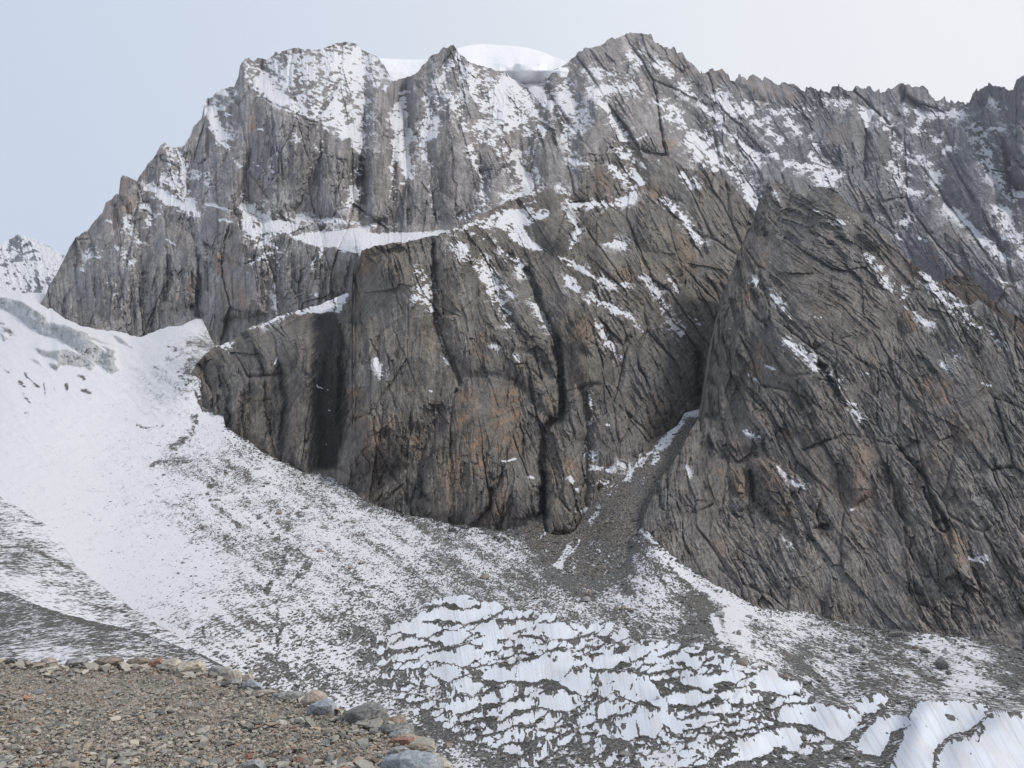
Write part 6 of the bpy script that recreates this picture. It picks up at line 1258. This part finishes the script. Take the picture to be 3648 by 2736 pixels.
GB = [  # conv, x, y, width, height, material, label
 (c8, 885, 515, 66, 50, 'brown', "big brown peaked boulder alone on the stony snow above the ice steps"), (c7, 1668, 130, 46, 42, 'brown', "brown square block standing alone on the upper snow slope"), (c7, 1915, 358, 40, 26, 'red', "reddish flat boulder between two grey ones on the snow slope"),
 (c8, 155, 428, 44, 30, 'pink', "pinkish block on the stony snow left of the brown peaked boulder"), (c8, 568, 412, 40, 36, 'grey', "grey block beside a flat slab, uphill of the brown peaked boulder"), (c8, 674, 400, 40, 16, 'brown', "flat brown slab beside the grey block on the stony snow"),
 (c8, 985, 298, 34, 40, 'grey', "upright grey boulder at the foot of the central cliff"), (c8, 578, 312, 46, 28, 'grey', "low grey boulder on the snow below the orange cliff"), (c8, 1516, 612, 40, 46, 'brown', "round brown boulder above a flat slab at the foot of the scree"), (c8, 1494, 652, 62, 40, 'grey', "large flat grey slab just below the round brown boulder"),
 (c8, 1675, 705, 44, 36, 'brown', "leftmost of three brownish boulders in a row below the moraine crest"), (c8, 1716, 702, 42, 40, 'brown', "middle one of three brownish boulders in a row below the moraine crest"), (c8, 1766, 716, 42, 30, 'brown', "rightmost of three brownish boulders in a row below the moraine crest"), (c8, 1092, 1008, 38, 40, 'grey', "greenish grey boulder perched on the crest of an ice step"),
 (c9, 366, 742, 58, 60, 'grey', "pale boulder lying on the clean snow strip of the moraine"), (c9, 500, 1032, 66, 58, 'brown', "round tan boulder perched above an ice wall with black streaks"), (c9, 572, 1062, 34, 34, 'grey', "small grey block just right of the round tan boulder"), (c9, 1182, 955, 78, 66, 'darkgrey', "dark angular boulder on the right moraine slope below the cliff"),
 (c9, 1552, 938, 56, 34, 'brown', "brownish flat boulder at the top of the right boulder cluster"), (c9, 1600, 962, 58, 44, 'darkgrey', "dark boulder touching the brownish flat one on the right moraine"), (c9, 1702, 1048, 86, 96, 'darkgrey', "largest dark upright boulder on the right moraine"), (c9, 1622, 1098, 84, 44, 'grey', "wide grey slab left of the largest dark upright boulder"),
 (c9, 2025, 1046, 56, 30, 'darkgrey', "dark low boulder near the right edge of the moraine"), (c9, 1432, 862, 112, 48, 'darkgrey', "long dark slab at the very foot of the right cliff"), (c9, 788, 1090, 46, 36, 'grey', "grey boulder at the upper right end of a streaked ice wall"), (c9, 766, 1116, 40, 42, 'brown', "tan boulder at the upper right end of a streaked ice wall"), (c9, 798, 1128, 40, 30, 'darkgrey', "dark boulder below the grey and tan pair by the ice wall"),
 (c9, 984, 1206, 48, 36, 'grey', None), (c9, 1220, 1106, 34, 24, 'grey', None), (c9, 1574, 1142, 42, 28, 'grey', None), (c9, 970, 802, 34, 28, 'grey', None), (c9, 1086, 842, 32, 26, 'darkgrey', None), (c9, 1182, 806, 38, 26, 'grey', None), (c9, 830, 1216, 46, 28, 'grey', None), (c9, 860, 1100, 32, 24, 'grey', None), (c9, 962, 1136, 38, 26, 'darkgrey', None), (c9, 210, 872, 38, 36, 'grey', None), (c9, 202, 926, 38, 32, 'grey', None),
 (c9, 232, 942, 34, 34, 'darkgrey', None), (c9, 1722, 966, 44, 30, 'grey', None), (c9, 542, 752, 44, 34, 'grey', None), (c9, 482, 852, 34, 40, 'darkgrey', None), (c9, 566, 906, 38, 34, 'darkgrey', None), (c9, 426, 946, 44, 44, 'darkgrey', None), (c9, 1292, 958, 44, 34, 'grey', None), (c9, 910, 1262, 44, 30, 'darkgrey', None), (c9, 656, 1302, 38, 26, 'grey', None), (c9, 580, 802, 34, 28, 'grey', None), (c9, 1266, 905, 34, 26, 'darkgrey', None), (c9, 1400, 930, 30, 24, 'grey', None), (c9, 1330, 1000, 30, 22, 'grey', None), (c9, 1520, 1010, 30, 26, 'darkgrey', None), (c9, 740, 905, 26, 20, 'grey', None), (c9, 900, 960, 28, 20, 'grey', None), (c9, 1045, 1010, 26, 20, 'grey', None), (c9, 1130, 1150, 36, 24, 'grey', None), (c9, 1480, 860, 60, 40, 'darkgrey', None), (c9, 1260, 850, 50, 34, 'darkgrey', None), (c9, 1380, 890, 44, 30, 'darkgrey', None), (c9, 1700, 1130, 40, 26, 'grey', None), (c9, 1740, 1090, 40, 30, 'darkgrey', None), (c9, 320, 1635, 44, 36, 'darkgrey', None), (c9, 430, 1490, 34, 34, 'grey', None), (c9, 1020, 1510, 50, 30, 'grey', None), (c9, 1140, 1600, 60, 40, 'darkgrey', None), (c9, 400, 1360, 34, 26, 'grey', None), (c9, 1075, 1255, 36, 26, 'darkgrey', None), (c9, 450, 848, 26, 22, 'darkgrey', None),
 (c8, 96, 185, 32, 22, 'grey', None), (c8, 280, 210, 30, 18, 'grey', None), (c8, 396, 292, 40, 14, 'grey', None), (c8, 192, 318, 28, 18, 'grey', None), (c8, 84, 462, 38, 20, 'brown', None), (c8, 502, 412, 28, 18, 'grey', None), (c8, 342, 548, 34, 20, 'grey', None), (c8, 1130, 593, 32, 20, 'brown', None), (c8, 710, 236, 32, 16, 'grey', None), (c8, 1206, 692, 38, 24, 'brown', None), (c8, 1402, 692, 38, 22, 'grey', None), (c8, 1086, 648, 44, 22, 'brown', None), (c8, 1200, 638, 52, 20, 'grey', None), (c8, 982, 648, 44, 18, 'grey', None), (c8, 742, 472, 24, 18, 'darkgrey', None), (c8, 1374, 592, 30, 20, 'grey', None), (c8, 640, 440, 60, 16, 'grey', None), (c8, 1660, 905, 34, 30, 'darkgrey', None), (c8, 800, 645, 36, 20, 'grey', None), (c8, 1310, 545, 36, 24, 'darkgrey', None), (c8, 1030, 235, 34, 20, 'grey', None), (c8, 1480, 375, 60, 26, 'darkgrey', None), (c8, 1440, 300, 40, 24, 'grey', None), (c8, 1400, 430, 36, 16, 'grey', None), (c8, 1250, 565, 26, 24, 'grey', None), (c8, 945, 635, 30, 18, 'darkgrey', None), (c8, 1830, 655, 30, 26, 'darkgrey', None), (c8, 2135, 880, 34, 44, 'darkgrey', None), (c8, 1490, 1540, 40, 26, 'grey', None), (c8, 1730, 1580, 80, 30, 'darkgrey', None), (c8, 1955, 1640, 36, 30, 'grey', None), (c8, 880, 1610, 44, 26, 'grey', None), (c8, 1425, 1315, 34, 22, 'brown', None), (c8, 1925, 1240, 30, 24, 'grey', None), (c8, 2010, 1290, 40, 30, 'darkgrey', None), (c8, 790, 1100, 24, 16, 'grey', None), (c8, 1560, 1140, 40, 24, 'darkgrey', None),
 (c7, 2010, 122, 30, 24, 'grey', None), (c7, 2118, 182, 32, 22, 'brown', None), (c7, 1942, 218, 42, 34, 'grey', None), (c7, 2166, 428, 46, 24, 'pink', None), (c7, 2100, 458, 40, 20, 'grey', None), (c7, 1476, 62, 38, 18, 'darkgrey', None), (c7, 1300, 52, 46, 20, 'darkgrey', None), (c7, 1442, 214, 36, 18, 'grey', None), (c7, 1532, 298, 26, 20, 'grey', None), (c7, 1068, 490, 22, 18, 'darkgrey', "single small dark boulder on the smooth snow tongue"), (c7, 1218, 640, 26, 16, 'darkgrey', None), (c7, 1092, 428, 36, 14, 'darkgrey', None), (c7, 972, 766, 30, 16, 'darkgrey', None), (c7, 1200, 898, 30, 20, 'grey', None), (c7, 1546, 898, 42, 24, 'brown', None), (c7, 1808, 628, 28, 18, 'grey', None), (c7, 1990, 830, 32, 24, 'darkgrey', None), (c7, 1990, 935, 26, 16, 'darkgrey', None), (c7, 1580, 690, 44, 30, 'darkgrey', None), (c7, 1660, 375, 28, 20, 'grey', None), (c7, 1540, 425, 34, 26, 'grey', None), (c7, 1310, 850, 30, 20, 'darkgrey', None), (c7, 2030, 290, 34, 20, 'grey', None),
 (c4, 755, 938, 26, 14, 'darkgrey', "left one of two dark rocks side by side on the smooth snow"), (c4, 785, 942, 20, 14, 'darkgrey', "right one of two dark rocks side by side on the smooth snow"), (c4, 990, 1122, 34, 22, 'darkgrey', None), (c4, 1436, 1236, 36, 26, 'grey', "pale egg shaped boulder on the speckled snow below the black streaked cliff"), (c4, 1380, 1160, 36, 18, 'grey', None), (c4, 1180, 1285, 30, 16, 'darkgrey', None), (c4, 1330, 1340, 34, 20, 'darkgrey', None), (c4, 1490, 1165, 16, 12, 'grey', None), (c4, 1580, 1248, 18, 12, 'grey', None), (c4, 1200, 960, 16, 10, 'darkgrey', None),
 (f3, 510, 310, 130, 140, 'grey', "near grey block on the bank just beyond the heaped pale blocks"), (f3, 430, 210, 150, 90, 'grey', "far grey block leaning behind another on the bank beyond the rim"), (f3, 950, 250, 185, 80, 'grey', "flat box shaped boulder bridging the bank beyond the rim"), (f3, 1510, 545, 100, 125, 'grey', "pale upright boulder beyond the long grey rim block"), (f3, 1960, 530, 70, 40, 'darkgrey', None), (f3, 620, 440, 110, 90, 'grey', "grey slab tucked behind the peach coloured block at the rim"),
]
def gzone(sx_, sy_):
    if sx_ < 1150: return "on the snow slope left of the ice steps"
    if sx_ < 2000: return "on the stony snow above the ice steps" if sy_ < 2180 else "among the ice steps"
    if sx_ < 2550: return "at the foot of the scree and moraine crest" if sy_ < 2300 else "among the ice steps"
    return "on the right moraine slope" if sy_ < 2440 else "beside the streaked ice walls at lower right"
KK = {c8: K7, c9: K7, c7: K7, c4: K1, f3: 5.53}
rnd = random.Random(4242)
taken = []
SIDE = zeros()
def glacier_boulder(a, b_, w, h, mt, lab):
    p = glacier_at(a, b_ - 0.2 * h)
    Y = float(p[1])
    s = w / F * Y / 2; hz = h / F * Y / 2
    o = bpy.data.objects.new("boulder", stone_mesh(rnd.randrange(14), mt))
    o.location = (float(p[0]), Y + 0.3 * s, float(p[2]) + hz * 0.5)
    o.scale = (s * 1.1, s * rnd.uniform(.8, 1.1), hz * 1.35)
    o.rotation_euler = (rnd.uniform(-.2, .2), rnd.uniform(-.2, .2), rnd.uniform(0, 6.28))
    COL.objects.link(o)
    size = "large" if w > 28 else ("middling" if w > 20 else "small")
    tag(o, lab or "%s %s boulder lying %s" % (size, WORD[mt], gzone(a, b_)), "boulder", "boulders on the glacier")
    taken.append((a, b_, w))
for cv, x, y, w, h, mt, lab in GB:
    k = KK[cv]
    (a, b_), = cv([(x, y)])
    glacier_boulder(a, b_ + 0.4 * h / k, w / k, h / k, mt, lab)
n = 0
gm = ['grey'] * 5 + ['darkgrey'] * 5 + ['brown'] * 2
while n < 105:
    a = rnd.uniform(900, 3640); b_ = rnd.uniform(1700, 2730)
    i = np.interp(a, GL_SX[0], GL_SY[0]) + 14
    if b_ < i or (a < 1600 and b_ > np.interp(a, rim_x, rim_y) - 30): continue
    d_ = float(sample(deb, np.array([a]), np.array([b_]))[0]); ic = float(sample(ice, np.array([a]), np.array([b_]))[0])
    if ic > 0.15 or rnd.random() > max(0.0, d_) ** 1.5: continue
    w = 9 * math.exp(abs(rnd.gauss(0, 0.45))) * (1 + 0.7 * (b_ > 2200))
    if any((a - q[0]) ** 2 + (b_ - q[1]) ** 2 < (q[2] + w) ** 2 for q in taken): continue
    glacier_boulder(a, b_, w, w * rnd.uniform(.45, .75), rnd.choice(gm), None); n += 1

SB = [(1655, 1328, 26, 'brown'), (1450, 1455, 34, 'brown'), (1605, 1310, 14, 'grey'), (1560, 1320, 12, 'brown'), (1530, 1300, 14, 'grey'), (1580, 1345, 14, 'grey'), (1480, 1420, 16, 'brown'), (1410, 1440, 14, 'grey'), (1500, 1480, 18, 'grey'), (1390, 1500, 22, 'grey'), (1350, 1560, 24, 'darkgrey'), (1290, 1540, 22, 'grey'), (1230, 1545, 18, 'grey'), (1180, 1560, 24, 'darkgrey'), (1120, 1550, 20, 'grey'), (1440, 1520, 16, 'darkgrey'), (1690, 1190, 16, 'grey'), (1730, 1235, 26, 'grey'), (1640, 1250, 14, 'grey'), (1780, 1130, 14, 'darkgrey'), (1370, 1400, 14, 'grey')]
for x, y, w, mt in SB:
    (a, b_), = c5([(x, y)])
    i_ = int(np.argmin(np.abs(SC_SX[0] - a))); j_ = int(np.clip(np.searchsorted(SC_SY[:, i_], b_), 1, SC_P.shape[0] - 1))
    p = SC_P[j_, i_]; w = w / K1; ss = w / F * float(p[1]) / 2
    o = bpy.data.objects.new("boulder", stone_mesh(rnd.randrange(14), mt))
    o.location = (float(p[0]), float(p[1]) + 0.3 * ss, float(p[2]) + 0.4 * ss); o.scale = (ss * 1.1, ss, ss * 0.8)
    o.rotation_euler = (0, 0, rnd.uniform(0, 6.28)); COL.objects.link(o)
    lab = {1655: "brown boulder at the right border of the scree, just under the right cliff", 1450: "big pale brown boulder in the middle of the scree slope"}.get(x, "%s boulder lying on the %s scree between the cliffs" % (WORD[mt], "upper" if y < 1380 else "lower"))
    tag(o, lab, "boulder", "boulders on the scree slope")
rs = np.random.RandomState(15)
N = 60000
a = rs.uniform(300, 3900, N); b_ = rs.uniform(1500, 2760, N)
j = np.clip(np.round((a - GL_SX[0, 0]) / (GL_SX[0, 1] - GL_SX[0, 0])).astype(int), 0, GL_SX.shape[1] - 1)
t0 = GL_SY[0, j]; t1 = GL_SY[-1, j]
ii = np.round((b_ - t0) / (t1 - t0) * (GL_SX.shape[0] - 1)).astype(int)
dd = sample(deb, a, b_); cl_ = sample(cln, a, b_); dd = np.maximum(dd * (1 - np.clip(cl_, 0, 1)), sample(dbs, a, b_))
keep = (ii > 2) & (ii < GL_SX.shape[0]) & (rs.uniform(0, 1, N) < np.clip(dd, 0.01, 0.95) ** 1.7) & (sample(ice, a, b_) < 0.2)
a, b_, ii, j = a[keep], b_[keep], ii[keep], j[keep]
pp = GL_P[ii, j]
szp = np.exp(rs.normal(0.95, 0.42, len(a))) * (1 + 0.35 * (b_ > 2200))
# fallen blocks along the foot of the cliffs
m_ = 2600
rj = rs.randint(0, GL_SX.shape[1], m_); rj = rj[(GL_SX[0, rj] > 780) & (GL_SX[0, rj] < 3700)]; m_ = len(rj)
ri = (1 + 26 * rs.uniform(0, 1, m_) ** 2.2).astype(int)
pp = np.concatenate([pp, GL_P[ri, rj]]); szp = np.concatenate([szp, np.exp(rs.normal(1.15, 0.5, m_))])
a = np.concatenate([a, np.zeros(m_)])
# the scree slope carries the same rubble
m_ = 5200
ri = rs.randint(2, int(SC_P.shape[0] * 0.98), m_); rj = rs.randint(0, SC_P.shape[1], m_)
pp = np.concatenate([pp, SC_P[ri, rj]]); szp = np.concatenate([szp, np.exp(rs.normal(0.75, 0.5, m_))])
a = np.concatenate([a, np.zeros(m_)])
sz = szp / F * pp[:, 1]
pal = np.array([(0.10, 0.10, 0.10), (0.15, 0.148, 0.145), (0.20, 0.195, 0.19), (0.27, 0.26, 0.245), (0.19, 0.165, 0.14)])
cols = pal[rs.choice(5, len(a), p=[.3, .3, .2, .1, .1])] * rs.uniform(.8, 1.2, (len(a), 1))
M_rub = stone_material("rubble_stones", (0.85, 0.85, 0.85), (1.1, 1.1, 1.1), 0.8, 0.3, vcol="col")
pp = pp.copy(); pp[:, 2] += sz * 0.3
scatter("rubble", len(a), (pp, sz), cols, M_rub, 16)


# ------------------------------------------------------------------ the air between here and the far ridge
bm = bmesh.new()
bmesh.ops.create_cube(bm, size=1.0)
for v in bm.verts:
    v.co.x *= 12000; v.co.y = 3600 + v.co.y * 7800; v.co.z = 700 + v.co.z * 2800
me = bpy.data.meshes.new("haze"); bm.to_mesh(me); bm.free()
haze = bpy.data.objects.new("haze", me); COL.objects.link(haze)
haze["kind"] = "stuff"
mh = bpy.data.materials.new("haze"); mh.use_nodes = True
nt = mh.node_tree; nt.nodes.clear()
ho = nt.nodes.new("ShaderNodeOutputMaterial"); pv = nt.nodes.new("ShaderNodeVolumePrincipled")
pv.inputs["Color"].default_value = (0.82, 0.88, 1.0, 1)
pv.inputs["Density"].default_value = 0.000032
pv.inputs["Anisotropy"].default_value = 0.2
nt.links.new(pv.outputs[0], ho.inputs["Volume"])
me.materials.append(mh)
